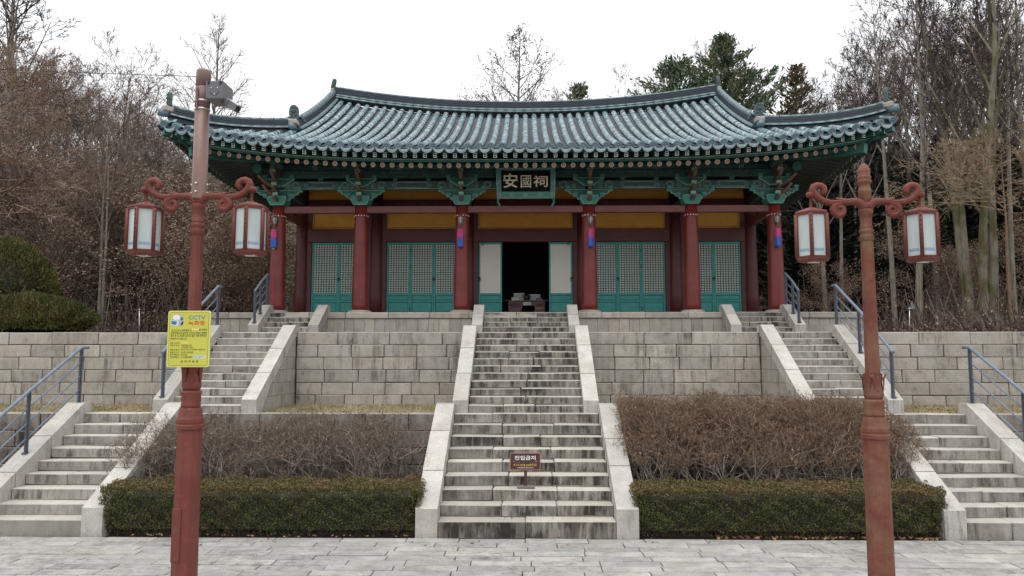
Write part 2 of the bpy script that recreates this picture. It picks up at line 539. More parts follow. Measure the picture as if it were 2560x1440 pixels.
m_tile('tile_stack', (.016, .026, .040), (.024, .036, .052), (.06, .08, .10), .4)
m_flat('ridge_ornament', (.060, .095, .092), .7, .4, 22, .8)
m_flat('mortar', (.36, .33, .29), .9, .2, 12, .3)
m_flat('eave_board', (.040, .016, .016), .7, .2)

def m_lamp_paint():
    t = NT('lamp_red'); p = t.pos()
    base = t.mix(t.ramp(t.noise(p, 3.0, 5), .3, .7), (.140, .032, .024), (.190, .050, .037))
    base = t.mix(t.math('MULTIPLY', t.ramp(t.noise(p, 5.0, 5, .7), .52, .70), .55), base, (.15, .075, .045))
    base = t.mix(t.math('MULTIPLY', t.ramp(t.noise(t.mapping(p, (9, 9, .8)), 2.0, 5, .7), .50, .72), .6), base, (.085, .030, .024))
    base = t.mix(t.ramp(t.noise(p, 45, 3, .7), .66, .72, 0, .7), base, (.30, .19, .14))
    t.fin(base, .6, t.bump(t.noise(p, 60, 3), .15, .004), Specular_IOR_Level=.35)
    t = NT('lamp_red_weathered'); p = t.pos()
    z = t.n('SeparateXYZ', {0: p}).outputs[2]
    base = t.mix(t.ramp(t.noise(p, 3.0, 5), .3, .7), (.140, .034, .024), (.188, .054, .038))
    base = t.mix(t.ramp(t.noise(p, 4.0, 5, .7), .40, .66), base, (.20, .105, .06))
    base = t.mix(t.math('MULTIPLY', t.ramp(t.noise(t.mapping(p, (9, 9, .7)), 2.0, 5, .7), .48, .72), .6), base, (.10, .045, .028))
    base = t.mix(t.ramp(t.noise(p, 45, 3, .7), .66, .72, 0, .7), base, (.30, .20, .14))
    t.fin(base, .62, t.bump(t.noise(p, 60, 3), .15, .004), Specular_IOR_Level=.35)
    t = NT('pipe_brown'); p = t.pos()
    base = t.mix(t.ramp(t.noise(t.mapping(p, (1, 1, .2)), 7.0, 5), .3, .7), (.185, .105, .082), (.25, .155, .130))
    t.fin(base, .42, Specular_IOR_Level=.5)
    t = NT('pipe_dark'); p = t.pos()
    t.fin(t.mix(t.noise(p, 6.0, 3), (.14, .065, .066), (.20, .10, .10)), .5)
    t = NT('lantern_glass'); p = t.pos()
    g = t.mix(t.ramp(t.noise(t.mapping(p, (3, 3, .8)), 4.0, 3), .3, .7), (.40, .47, .47), (.50, .56, .56))
    t.fin(g, .28, Transmission_Weight=0.0, Specular_IOR_Level=.5)
m_lamp_paint()

# ------------------------------------------------------------------ levels of the place (metres)
ZG = -0.07                                   # paved court
Y1, T1, R1 = 11.92, 0.33, 0.18               # lower flights
Y2, T2, R2 = 14.74, 0.247, 0.149             # upper flights
YW1, YW2 = 14.56, 17.21                      # faces of the two retaining walls
Z1 = 9 * R1                                  # lawn terrace 1.62
Z2 = Z1 + 11 * R2                            # upper terrace 3.26
YP, ZP = 20.40, 3.91                         # edge and top of the hall platform
rng = random.Random(7)
rs = np.random.RandomState(11)

def hill(X, Y):
    z = np.full(np.broadcast(X, Y).shape, -0.12)
    z = np.where(Y > 14.68, Z1 - .03, z)
    z = np.where(Y > 17.40, Z2 - .03, z)
    d = np.clip(Y - 24.5, 0, None)
    side = np.clip((np.abs(X) - 9.5) / 12, 0, 1)
    z = z + np.where(Y > 24.5, (0.10 + .27 * side) * d * np.clip(d / 10, 0, 1), 0)
    z = z - np.clip(Y - 80, 0, None) * .12
    rough = np.sin(X * .7 + Y * .3) * .22 + np.sin(X * .23 - Y * .41) * .35
    return z + np.where(Y > 26, rough * np.clip((Y - 26) / 8, 0, 1), 0)

def build_ground():
    ys = np.concatenate([np.linspace(-120, 10, 14), [11.9, 14.6, 14.67, 14.69, 15.5, 16.5, 17.3, 17.39, 17.41, 18.5, 20, 22, 24],
                         np.linspace(25, 100, 60), np.linspace(110, 400, 12)])
    xs = np.concatenate([np.linspace(-300, -65, 8), np.linspace(-60, 60, 81), np.linspace(65, 300, 8)])
    XX, YY = np.meshgrid(xs, ys)
    ZZ = hill(XX, YY)
    V = np.stack([XX, YY, ZZ], -1).reshape(-1, 3)
    w = len(xs)
    F = np.array([(j*w+i, j*w+i+1, (j+1)*w+i+1, (j+1)*w+i) for j in range(len(ys)-1) for i in range(w-1)])
    o = inst('ground', np_mesh('ground', V, F, 'leaf_litter'), kind='structure')
    return o
build_ground()

# lawn strip of the first terrace
o = MB().box(-22, 22, YW1 + .26, YW2 + .05, Z1 - .2, Z1 - .005).build('terrace_lawn', 'grass_ground', kind='structure')
def lawn_blades():
    n = 42000
    X = rs.uniform(-12.5, 12.5, n); Y = rs.uniform(YW1 + .30, YW2, n)
    ok = ~((np.abs(X) < 1.4) | ((np.abs(X) > 5.2) & (np.abs(X) < 7.2)))
    X, Y = X[ok], Y[ok]
    n = len(X); h = rs.uniform(.025, .075, n)
    B = np.stack([X, Y, np.full(n, Z1 - .006)], 1)
    lean = rs.normal(size=(n, 3)) * [.03, .03, 0]
    a = rs.uniform(0, math.pi, n); wv = np.stack([np.cos(a), np.sin(a), np.zeros(n)], 1) * .006
    T = B + lean + np.stack([np.zeros(n), np.zeros(n), h], 1)
    V = np.stack([B - wv, B + wv, T], 1).reshape(-1, 3)
    F = np.arange(3*n).reshape(-1, 3)
    o = inst('dry_grass', np_mesh('dry_grass', V, F, 'grass_blade'), kind='stuff')
    tag(o, 'short straw coloured dry grass on the terrace strip', 'grass')
lawn_blades()

# planting beds between the lower stairs
for x0, x1 in ((-6.55, -1.70), (1.70, 6.36), (-14, -8.76), (8.60, 14)):
    mb = MB()
    mb.prism([(12.12, ZG - .3), (12.12, ZG + .0), (12.9, .22), (YW1 + .02, .5), (YW1 + .02, ZG - .3)], 'x', x0, x1)
    mb.build('planting_bed', 'soil', kind='structure')

# paving of the court
def paving():
    root = MB().box(-16, 16, -6, 11.95, ZG - .2, ZG - .03).build('paving', 'joint_dark', kind='structure')
    rr = random.Random(3)
    far = MB()
    y = 11.86
    n = 0
    row = 0
    while y > -5.5:
        dep = rr.choice((.25, .26, .24, .27))
        x = -15.5 + rr.uniform(0, .9)
        while x < 15.5:
            ln = rr.uniform(.78, 1.02)
            near = y > 9.05 and abs(x + ln/2) < 8.9
            g = .0065
            dz = rr.uniform(-.004, .004)
            mb = MB() if near else far
            mb.cbox(x + g, x + ln - g, y - dep + .012, y - .010, ZG - .08, ZG + dz, .006, jit=.002, rng=rr)
            if near:
                mb.build('paving_slab', 'paving_stone', root); n += 1
            x += ln
        y -= dep
    far.build('paving_slab_field', 'paving_stone', root, kind='stuff')
paving()

# ------------------------------------------------------------------ masonry
def courses_wall(name, label, x0, x1, yf, z_levels, lengths, matname, depth=.32, seed=1, coping=None, cat='wall', group=None):
    """a wall of stone courses; every block is a part"""
    rr = random.Random(seed)
    root = thing(name, ((x0+x1)/2, yf + depth/2, z_levels[0]), label, cat, group)
    MB().box(x0 + .01, x1 - .01, yf + .03, yf + depth - .02, z_levels[0] - .1, z_levels[-1] - .025).build('mortar_core', 'joint_dark', root)
    for c in range(len(z_levels) - 1):
        za, zb = z_levels[c], z_levels[c+1]
        top = c == len(z_levels) - 2
        lo, hi = (coping if (top and coping) else lengths)
        x = x0
        first = rr.uniform(.35, 1.0)
        while x < x1 - .02:
            ln = rr.uniform(lo, hi) * first
            first = 1.0
            xe = min(x + ln, x1)
            if x1 - xe < lo * .35: xe = x1
            g = rr.uniform(.005, .010)
            dy = rr.uniform(-.006, .006)
            mb = MB().cbox(x + g, xe - g, yf + dy, yf + depth, za + .006, zb - (.0 if top else .006), .012, jit=.005, rng=rr)
            mb.build('coping_stone' if top and coping else 'stone_block', matname, root)
            x = xe
    return root

z2 = [Z1 - .06 + (Z2 - Z1 + .06) * k / 6 for k in range(7)]
courses_wall('retaining_wall', 'pale ashlar retaining wall between the centre stairs and the stairs behind the bare brown bush', -5.20, -1.40, YW2, z2, (.58, .78), 'wall_stone', seed=11, coping=(1.1, 1.35))
courses_wall('retaining_wall', 'streaked ashlar retaining wall behind the dense clipped reddish bush', 1.40, 5.27, YW2, z2, (.62, .82), 'wall_stone', seed=12, coping=(1.0, 1.4))
courses_wall('retaining_wall', 'ashlar retaining wall below the two rounded evergreen shrubs', -18.0, -7.20, YW2, z2, (.7, 1.0), 'wall_stone', seed=13, coping=(.75, 1.1))
courses_wall('retaining_wall', 'grey streaked ashlar retaining wall below the mossy tree trunks', 7.17, 18.0, YW2, z2, (.7, 1.05), 'wall_stone', seed=14, coping=(.9, 1.3))
z1 = [ZG - .05, .34, .66, .98, 1.29, Z1]
courses_wall('retaining_wall', 'dark stained low wall seen through the thin bare bush', -6.55, -1.68, YW1, z1, (.8, 1.2), 'wall_stone_dark', .28, seed=21)
courses_wall('retaining_wall', 'low dark wall hidden behind the dense reddish bush', 1.68, 6.36, YW1, z1, (.8, 1.2), 'wall_stone_dark', .28, seed=22)
courses_wall('retaining_wall', 'dark low terrace wall beyond the blue railing beside the evergreen shrubs', -16, -8.77, YW1, z1, (.8, 1.2), 'wall_stone_dark', .28, seed=23)
courses_wall('retaining_wall', 'dark low terrace wall beyond the railing on the mossy trunk side', 8.61, 16, YW1, z1, (.8, 1.2), 'wall_stone_dark', .28, seed=24)

def stairs(label, xi0, xi1, y0, t, r, n, z0, ws, yend, over, foot, nsplit, first_r=None, seed=1, sides=(), mat_step='step_stone', joints=3):
    """a flight: every step is cut from a few stones, a stringer of jointed stones on either side"""
    rr = random.Random(seed)
    root = thing('stone_staircase', ((xi0+xi1)/2, y0, z0), label, 'stairs')
    ztop = [z0 + (first_r or r) + r * i for i in range(n)]
    mb = MB()
    for i in range(n):
        yb = y0 + i * t
        zl = z0 - .1
        mb.box(xi0 + .004, xi1 - .004, yb + .04, yb + t + .03, zl, ztop[i] - .03)
    mb.build('core', 'joint_dark', root)
    for i in range(n):
        ya = y0 + i * t
        zb = ztop[i-1] if i else z0 - .1
        k = rr.choice(nsplit)
        cuts = [xi0] + sorted(xi0 + (xi1 - xi0) * min(.9, max(.1, (j + 1) / k + rr.uniform(-.09, .09))) for j in range(k-1)) + [xi1]
        for j in range(k):
            g0 = .002 if j == 0 else rr.uniform(.002, .006)
            g1 = .002 if j == k-1 else rr.uniform(.002, .006)
            mb = MB().cbox(cuts[j] + g0, cuts[j+1] - g1, ya + rr.uniform(-.008, .008), ya + t + .04,
                           zb + .003, ztop[i] + rr.uniform(-.004, .004), .014, jit=.008, rng=rr)
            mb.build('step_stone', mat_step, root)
    # stringers
    slope = r / t
    zt = ztop[-1]
    for xa, xb, outer in ((xi0 - ws, xi0, -1), (xi1, xi1 + ws, 1)):
        yfoot = y0 - .02
        ft = z0 + foot
        yk = yend - .26                            # where the slope meets the level cap
        zc = zt + over
        slope_s = (zc - ft) / (yk - yfoot)
        line = lambda y: ft + slope_s * (y - yfoot)
        th = foot + .02
        sroot = None
        cuts = [yfoot] + [yfoot + (yk - yfoot) * (q + rr.uniform(-.05, .05)) for q in [(j+1)/joints for j in range(joints-1)]] + [yk]
        for j in range(len(cuts) - 1):
            a, b = cuts[j], cuts[j+1]
            g = .012
            if j == 0:
                poly = [(a, z0 - .1), (a, line(a)), (b - g, line(b - g)), (b - g, max(z0 - .1, line(b) - th)), (a + th / slope_s * .55, z0 - .1)]
            else:
                poly = [(a + g, max(z0 - .1, line(a + g) - th)), (a + g, line(a + g)), (b - g, line(b - g)), (b - g, max(z0 - .1, line(b - g) - th))]
            dx = rr.uniform(-.004, .004)
            m = MB().prism(poly, 'x', xa + dx, xb + dx)
            o = m.build('stringer' if sroot is None else 'stringer_stone', 'stringer_stone', root if sroot is None else sroot)
            if sroot is None: sroot = o
        cap = [(yk + .004, zc - th), (yk + .004, zc), (yend - .05, zc), (yend - .012, zc - .02), (yend, zc - .06), (yend, zc - th)]
        MB().prism(cap, 'x', xa, xb).build('stringer_stone', 'stringer_stone', sroot)
        if outer in sides:
            # coursed stones below the stringer
            zc0 = z0
            hgt = .27
            xs = (xa + .025, xb - .06) if outer < 0 else (xa + .06, xb - .025)
            while zc0 < zc - th - .02:
                zc1 = min(zc0 + hgt, zc - th - .004)
                ys0 = yfoot + (zc0 + th - ft) / slope_s + .01
                ys1 = yfoot + (zc1 + th - ft) / slope_s + .01
                y = max(ys0, yfoot + .2)
                firstb = True
                while y < yend - .05:
                    ye = min(y + rr.uniform(.28, .5), yend - .01)
                    if firstb: ye = max(ye, ys1 + .1)
                    ye = min(ye, yend - .01)
                    if yend - ye < .12: ye = yend - .01
                    poly = [(y + .004, zc0 + .004), (ye - .004, zc0 + .004), (ye - .004, zc1 - .003), ((max(ys1, y) if firstb else y) + .004, zc1 - .003)]
                    if ye - y > .03:
                        MB().prism(poly, 'x', *xs).build('side_stone', 'stair_side_stone', root)
                    y = ye; firstb = False
                zc0 = zc1
            MB().prism([(yfoot + .3, z0), (yend - .02, z0), (yend - .02, zc - th)], 'x', xs[0] + .03, xs[1] - .03).build('core', 'joint_dark', root)
    return root

# lower flights
stairs('lower flight of the wide centre stairs carrying the brown no entry sign', -1.36, 1.385, Y1, T1, R1, 9, 0.0, .34, 14.80, .19, .36, (2, 3, 3), first_r=R1, seed=31, sides=(-1, 1))
stairs('lower side stairs beside the clipped hedge, on the yellow sign side', -8.44, -6.87, Y1, T1, R1, 9, 0.0, .33, 14.80, .20, .36, (1, 1, 2), seed=32, sides=(-1, 1), mat_step='step_stone_side')
stairs('lower side stairs beside the clipped hedge, on the mossy trunk side', 6.67, 8.25, Y1, T1, R1, 9, 0.0, .33, 14.80, .20, .36, (1, 1, 2), seed=33, sides=(-1, 1), mat_step='step_stone_side')
# upper flights
stairs('upper flight of the centre stairs between two ashlar walls', -1.11, 1.11, Y2, T2, R2, 11, Z1, .29, 17.40, .155, .24, (2, 2, 3), seed=34, sides=(-1, 1))
stairs('upper side stairs seen beside the yellow camera notice', -6.93, -5.49, Y2, T2, R2, 11, Z1, .29, 17.40, .165, .25, (1, 2, 2), seed=35, sides=(-1, 1), mat_step='step_stone_side')
stairs('upper side stairs rising behind the dense reddish bush', 5.55, 6.89, Y2, T2, R2, 11, Z1, .29, 17.40, .165, .25, (1, 2, 2), seed=36, sides=(-1, 1), mat_step='step_stone_side')
# short flights up to the platform
YS3, T3, R3 = 19.48, .23, .143
stairs('short top flight leading to the open shrine doorway', -1.11, 1.11, YS3, T3, R3, 5, Z2 - .03, .27, 20.62, .20, .30, (2, 3, 4), first_r=ZP - Z2 + .03 - 4*R3, seed=37, sides=(-1, 1), joints=2)
stairs('short top flight below the end bay nearest the camera lamp post', -6.89, -5.60, YS3, T3, R3, 5, Z2 - .03, .27, 20.62, .20, .30, (2, 2, 3), first_r=ZP - Z2 + .03 - 4*R3, seed=38, sides=(-1, 1), joints=2)
stairs('short top flight below the end bay nearest the dark forest', 5.50, 6.86, YS3, T3, R3, 5, Z2 - .03, .27, 20.62, .20, .30, (2, 2, 3), first_r=ZP - Z2 + .03 - 4*R3, seed=39, sides=(-1, 1), joints=2)

# ground course under the lower flights (the court lies a little lower than the first tread block)
def platform():
    root = thing('stone_platform', (0, 25, Z2), 'long granite platform of upright slabs with a coping, carrying the shrine', 'platform')
    MB().box(-9.15, 9.15, YP + .08, 29.95, Z2 - .3, ZP - .012).build('floor', 'platform_stone', root)
    rr = random.Random(5)
    x = -9.2
    while x < 9.19:
        xe = min(x + rr.uniform(.95, 1.3), 9.2)
        if 9.2 - xe < .4: xe = 9.2
        MB().cbox(x + .003, xe - .003, YP + rr.uniform(-.004, .004), YP + .55, ZP - .165, ZP, .018, jit=.004, rng=rr).build('coping_stone', 'platform_stone', root)
        x = xe
    x = -9.15
    while x < 9.14:
        xe = min(x + rr.uniform(.26, .305), 9.15)
        if 9.15 - xe < .1: xe = 9.15
        MB().cbox(x + .003, xe - .003, YP + .045 + rr.uniform(-.004, .004), YP + .3, Z2 - .1, ZP - .172, .008, jit=.003, rng=rr).build('upright_slab', 'platform_stone', root)
        x = xe
    for s in (-1, 1):
        y = YP + .56
        while y < 29.9:
            ye = min(y + 1.2, 29.95)
            xa, xb = sorted((s * 9.2, s * 8.7))
            MB().cbox(xa, xb, y + .003, ye - .003, ZP - .165, ZP, .018, rng=rr).build('coping_stone', 'platform_stone', root)
            y = ye
        y = YP + .31
        while y < 29.9:
            ye = min(y + .5, 29.95)
            xa, xb = sorted((s * 9.155, s * 8.9))
            MB().cbox(xa, xb, y + .003, ye - .003, Z2 - .1, ZP - .172, .008, rng=rr).build('upright_slab', 'platform_stone', root)
            y = ye
platform()

# ------------------------------------------------------------------ railings
def railing(label, X, posts, group='blue grey steel stair railings', ext_top=(.22, 0), rods=3, foot=.0):
    """posts: list of (y, z_foot, z_top), lowest first; a handrail tube and three rods"""
    root = thing('stair_railing', (X, posts[0][0], posts[0][1]), label, 'railing', group)
    for y, zf, zt in posts:
        MB().cbox(X - .012, X + .012, y - .036, y + .036, zf - .02, zt, .004).build('post', 'rail_paint', root)
        MB().cbox(X - .05, X + .05, y - .06, y + .06, zf - .004, zf + .014, .004).build('foot_plate', 'rail_paint', root)
        # the flat post seen from the front is broad
        MB().cbox(X - .036, X + .036, y - .010, y + .010, zf, zt - .02, .003).build('post_web', 'rail_paint', root)
    tops = [(X, y, zt) for y, zf, zt in posts]
    d = Vector(tops[-1]) - Vector(tops[0])
    low = Vector(tops[0]) - d.normalized() * max(ext_top[1], .06)
    path = [low] + [Vector(p) for p in tops] + [Vector(tops[-1]) + Vector((0, ext_top[0], .0))]
    pts = [path[0], *path[1:-1], path[-1]]
    MB().tube(pts, .030, 10).build('handrail', 'handrail_paint', root)
    for k in range(rods):
        f = .27 + .245 * k
        for a, b in zip(posts[:-1], posts[1:]):
            p = (X, a[0], a[2] + (a[1] - a[2]) * f); q = (X, b[0], b[2] + (b[1] - b[2]) * f)
            MB().tube([p, q], .013, 6).build('rod', 'handrail_paint', root)

def lower_posts(y):                      # stringer top of the lower flights
    return .36 + (1.81 - .36) / (14.54 - 11.90) * (y - 11.90) if y < 14.54 else 1.81
def upper_posts(y):
    return Z1 + .25 + (Z2 + .165 - Z1 - .25) / (17.14 - 14.72) * (y - 14.72) if y < 17.14 else Z2 + .165
def top_posts(y):
    return Z2 - .03 + .30 + (ZP + .2 - Z2 + .03 - .30) / (20.36 - 19.46) * (y - 19.46) if y < 20.36 else ZP + .2
railing('long blue grey railing on the lower stairs of the yellow sign side', -8.60, [(y, lower_posts(y), lower_posts(y) + 1.06) for y in (12.02, 13.13, 14.62)])
railing('long blue grey railing on the lower stairs of the mossy trunk side', 8.42, [(y, lower_posts(y), lower_posts(y) + 1.06) for y in (12.02, 13.13, 14.62)])
railing('blue grey railing on the upper stairs behind the yellow notice', -7.07, [(y, upper_posts(y), upper_posts(y) + .90) for y in (14.80, 16.15, 17.30)], ext_top=(.18, .1))
railing('blue grey railing on the upper stairs behind the lamp post without a camera', 7.03, [(y, upper_posts(y), upper_posts(y) + .90) for y in (14.80, 16.15, 17.30)], ext_top=(.18, .1))
railing('short railing at the top flight next to the lantern post with the camera', -7.02, [(y, top_posts(y), top_posts(y) + .84) for y in (19.55, 19.95, 20.45)], ext_top=(.02, .05))
railing('short railing at the top flight in front of the dark forest', 6.99, [(y, top_posts(y), top_posts(y) + .84) for y in (19.55, 19.95, 20.45)], ext_top=(.02, .05))

# ------------------------------------------------------------------ the shrine hall
HX = (-6.97, -4.63, -1.78, 1.78, 4.63, 6.95)      # column lines
YC, YI, YB, YM = 21.10, 23.40, 28.90, 25.0        # front columns, door wall, back columns, ridge
hall = thing('shrine_hall', (0, YM, ZP), 'red columned wooden shrine with teal lattice doors and a blue tiled hip and gable roof', 'shrine')

def lathe_mesh(prof, n, *mats):
    return MB().lathe(prof, n).mesh('lathe', *mats)

def columns():
    rr = random.Random(2)
    prof = [(.222, 4.0), (.226, 4.15), (.222, 4.8), (.205, 5.8), (.185, 6.55), (.178, 6.96)]
    prof_i = [(.21, 3.9), (.212, 4.6), (.19, 6.0), (.175, 7.9)]
    for x in HX:
        c = MB().lathe(prof, 28, (x, YC, 0)).build('column', 'column_red', hall)
        MB().lathe([(.33, 3.90), (.33, 3.945), (.31, 3.99), (.26, 4.005)], 28, (x, YC, 0)).build('base_stone', 'platform_stone', c)
        mb = MB()
        for k in range(14):
            a = 2*math.pi*k/14
            px, py = x + .186*math.cos(a), YC + .186*math.sin(a)
            mb.lathe([(.0, .012), (.016, .008), (.021, 0)], 8, (0, 0, 0))
            vs = mb.v[-24:]
            m = Matrix.Translation((px, py, 6.66)) @ Matrix.Rotation(a, 4, 'Z') @ Matrix.Rotation(R(90), 4, 'Y')
            for q in range(24): mb.v[len(mb.v)-24+q] = tuple(m @ Vector(vs[q]))
        mb.build('stud_ring', 'white_paint', c)
        c2 = MB().lathe(prof_i, 20, (x, YI, 0)).build('column', 'dark_red_wood', hall)
        if abs(x) > 5:
            MB().lathe([(r_, z - .0) for r_, z in prof], 20, (x, YI, 0))
    for x in HX:
        MB().lathe(prof_i, 12, (x, YB, 0)).build('column', 'dark_red_wood', hall)
columns()

def timber():
    # red tie beams between the front columns and the stacked green beams over them
    for a, b in zip(HX[:-1], HX[1:]):
        MB().cbox(a + .16, b - .16, YC - .07, YC + .07, 6.75, 6.945, .012).build('tie_beam', 'beam_red', hall)
        g = MB().cbox(a + .10, b - .10, YC - .075, YC + .075, 7.43, 7.66, .01).build('painted_beam', 'beam_paint', hall)
        # painted panel outlines, raised a little
        mb = MB()
        xm, w = (a + b) / 2, (b - a)
        yf = YC - .078
        def frame(cx, hw, z0, z1, pt):
            poly = [(cx - hw, (z0+z1)/2), (cx - hw + .07, z1), (cx + hw - .07, z1), (cx + hw, (z0+z1)/2), (cx + hw - .07, z0), (cx - hw + .07, z0)]
            for i in range(6):
                p, q = poly[i], poly[(i+1) % 6]
                mb.tube([(p[0], yf, p[1]), (q[0], yf, q[1])], pt, 4)
        frame(xm, w*.17, 7.475, 7.615, .0075)
        frame(xm, w*.17 + .07, 7.450, 7.640, .006)
        for s in (-1, 1):
            cx = xm + s * w * .30
            for rr_ in (.095, .06):
                ring = [(cx + rr_*1.15*math.cos(2*math.pi*k/14), yf, 7.545 + rr_*math.sin(2*math.pi*k/14)) for k in range(15)]
                mb.tube(ring, .0065, 4, cap=False)
            for k in range(3):
                xx = xm + s * (w * .375 + k * .035)
                mb.tube([(xx, yf, 7.445), (xx, yf, 7.645)], .006, 4)
        mb.tube([(a + .12, yf, 7.435), (b - .12, yf, 7.435)], .008, 4)
        mb.build('painted_border', 'line_pale', g)
        # purlin support beam
        g2 = MB().cbox(a + .02, b - .02, YC - .10, YC + .05, 7.76, 7.965, .012).build('purlin_beam', 'beam_paint', hall)
        mb = MB()
        mb.box(a + .03, b - .03, YC - .112, YC - .101, 7.765, 7.79)
        for s in (-1, 1):
            for k in range(2):
                xx = xm + s * (w * .22 + k * .05)
                mb.tube([(xx, YC - .108, 7.80), (xx + s*.06, YC - .108, 7.94)], .007, 4)
        frame_z = [(xm - w*.18, 7.82), (xm + w*.18, 7.82), (xm + w*.18, 7.93), (xm - w*.18, 7.93)]
        for i in range(4):
            p, q = frame_z[i], frame_z[(i+1) % 4]
            mb.tube([(p[0], YC - .106, p[1]), (q[0], YC - .106, q[1])], .006, 4)
        mb.build('painted_border', 'green_mid', g2)
        # little blocks between the beams
        for s in ((-.5, .5) if w > 2.6 else (0,)):
            cx = xm + s * w * .33
            MB().prism([(cx - .05, 7.66), (cx + .05, 7.66), (cx + .08, 7.755), (cx - .08, 7.755)], 'y', YC - .09, YC + .05).build('spacer_block', 'green_mid', hall)
    p = MB().tube([(-7.75, YC, 8.09), (7.75, YC, 8.09)], .125, 14).build('purlin', 'beam_paint', hall)
    mb = MB()
    for x in np.arange(-7.2, 7.3, 1.2):
        for k in range(3):
            ring = [(x + k*.05, YC + .128*math.cos(t), 8.09 + .128*math.sin(t)) for t in np.linspace(R(150), R(270), 7)]
            mb.tube(ring, .006, 4)
    mb.build('painted_border', 'line_pale', p)
    # side beams and purlins
    for s in (-1, 1):
        X = 6.96 * s
        xa, xb = sorted((X - .07, X + .07))
        for ya, yb in ((YC + .16, YI - .16), (YI + .16, YB - .1)):
            MB().cbox(xa, xb, ya, yb, 6.75, 6.945, .012).build('tie_beam', 'beam_red', hall)
            MB().cbox(xa - .005, xb + .005, ya - .05, yb + .05, 7.43, 7.66, .01).build('painted_beam', 'beam_paint', hall)
            MB().cbox(xa - .03, xb + .03, ya - .05, yb + .05, 7.76, 7.965, .012).build('purlin_beam', 'beam_paint', hall)
        MB().tube([(X, YC - .8, 8.09), (X, YB + .8, 8.09)], .125, 14).build('purlin', 'beam_paint', hall)
    # cross beams from the front columns back to the door wall
    for x in HX[1:-1]:
        MB().cbox(x - .11, x + .11, YC + .1, YI, 7.05, 7.4, .03).build('cross_beam', 'green_dark', hall)
timber()

def brackets():
    def stepped(h0, h1, z0, z1, lobes):
        """a bracket arm as an outline that climbs outward in scallops"""
        pts = [(h0, z0)]
        for i in range(lobes):
            t0, t1 = i / lobes, (i + 1) / lobes
            x0, x1 = h0 + (h1 - h0) * t0, h0 + (h1 - h0) * t1
            za, zb = z0 + (z1 - z0) * t0 ** .85, z0 + (z1 - z0) * t1 ** .85
            pts += [(x0 + (x1 - x0) * .25, za + (zb - za) * .75), (x1 - .008, zb - .012), (x1, zb)]
        return pts
    def arm(x, h0, h1, z0, z1, zt, yf, m_pale, m_body, parent):
        r_ = stepped(h0, h1, z0, z1, 4) + [(h1 + .01, zt)]
        poly = [(x + a, z) for a, z in r_] + [(x - a, z) for a, z in r_[::-1]]
        MB().prism(poly, 'y', yf, yf + .09).build('bracket_edge', m_pale, parent)
        r2 = [(max(a - .022, .02), z + .012) for a, z in r_[:-1]] + [(h1 - .02, zt - .016)]
        poly = [(x + a, z) for a, z in r2] + [(x - a, z) for a, z in r2[::-1]]
        MB().prism(poly, 'y', yf - .006, yf + .05).build('bracket_face', m_body, parent)
    for x in HX:
        # capital block
        cap = MB()
        cap.prism([(x - .175, 6.955), (x + .175, 6.955), (x + .245, 7.09), (x + .245, 7.205), (x - .245, 7.205), (x - .245, 7.09)], 'y', YC - .235, YC + .235)
        b = cap.build('bracket', 'green_bright', hall)
        mb = MB()
        for pa, pb in (((-.175, 6.96), (.175, 6.96)), ((.175, 6.96), (.245, 7.09)), ((.245, 7.09), (.245, 7.20)), ((-.175, 6.96), (-.245, 7.09)), ((-.245, 7.09), (-.245, 7.20)), ((-.245, 7.2), (.245, 7.2))):
            mb.tube([(x + pa[0], YC - .238, pa[1]), (x + pb[0], YC - .238, pb[1])], .016, 4)
        mb.build('capital_trim', 'green_pale', b)
        arm(x, .20, .66, 7.02, 7.36, 7.40, YC - .10, 'green_pale', 'green_mid', b)
        arm(x, .16, .42, 7.50, 7.68, 7.73, YC - .13, 'green_pale', 'green_mid', b)
        for s in (-1, 1):
            for cx, z0, sz in ((.36, 7.205, .075), (.60, 7.40, .075), (.38, 7.73, .075)):
                c = x + s * cx
                MB().prism([(c - sz*.6, z0), (c + sz*.6, z0), (c + sz, z0 + .09), (c - sz, z0 + .09)], 'y', YC - .16, YC + .02).build('bearing_block', 'green_bright', b)
        # projecting tongues
        for z0, reach, up in ((7.03, .42, .10), (7.27, .55, .13), (7.56, .68, .20)):
            poly = []
            n = 7
            for k in range(n):
                t = k / (n - 1)
                poly.append((YC - .1 - reach * t, z0 + up * t ** 2.2))
            top = [(p[0], p[1] + .115 - .075 * (k / (n-1))) for k, p in enumerate(poly)]
            m = MB().prism(poly + top[::-1], 'x', x - .04, x + .04)
            o = m.build('bracket_tongue', 'salmon', b)
            e = MB().prism([(p[0] - .006, p[1] + .012) for p in poly[1:]] + [(p[0] + .0, p[1] + .004) for p in top[1:]][::-1], 'x', x - .049, x - .041)
            e.prism([(p[0] - .006, p[1] + .012) for p in poly[1:]] + [(p[0] + .0, p[1] + .004) for p in top[1:]][::-1], 'x', x + .041, x + .049)
            e.build('tongue_side', 'green_mid', b)
            yy = YC - .1 - reach
            MB().cbox(x - .07, x + .07, yy + .10, yy + .20, z0 + up * .6 + .10, z0 + up * .6 + .19, .01).build('bearing_block', 'green_pale', b)
        # beam nose over the tongues
        MB().prism([(YC - .72, 7.93), (YC - .62, 7.80), (YC - .1, 7.74), (YC - .1, 7.96)], 'x', x - .055, x + .055).build('beam_nose', 'brown_rafter', b)
    # curved corner tongues
    for s in (-1, 1):
        for z0, reach in ((7.25, .36), (7.50, .50)):
            pts = []
            for k in range(7):
                t = k / 6
                pts.append((s * (6.96 + (.15 + reach * t) * .74), YC - (.15 + reach * t) * .72, z0 + .26 * t ** 2.0))
            MB().tube(pts, [.065, .065, .06, .055, .05, .04, .05], 6).build('corner_tongue', 'salmon', hall)
        MB().tube([(s * 7.45, YC - .35, 7.93), (s * 7.45, YC - .55, 7.93)], .13, 14).build('purlin_end', 'green_mid', hall)
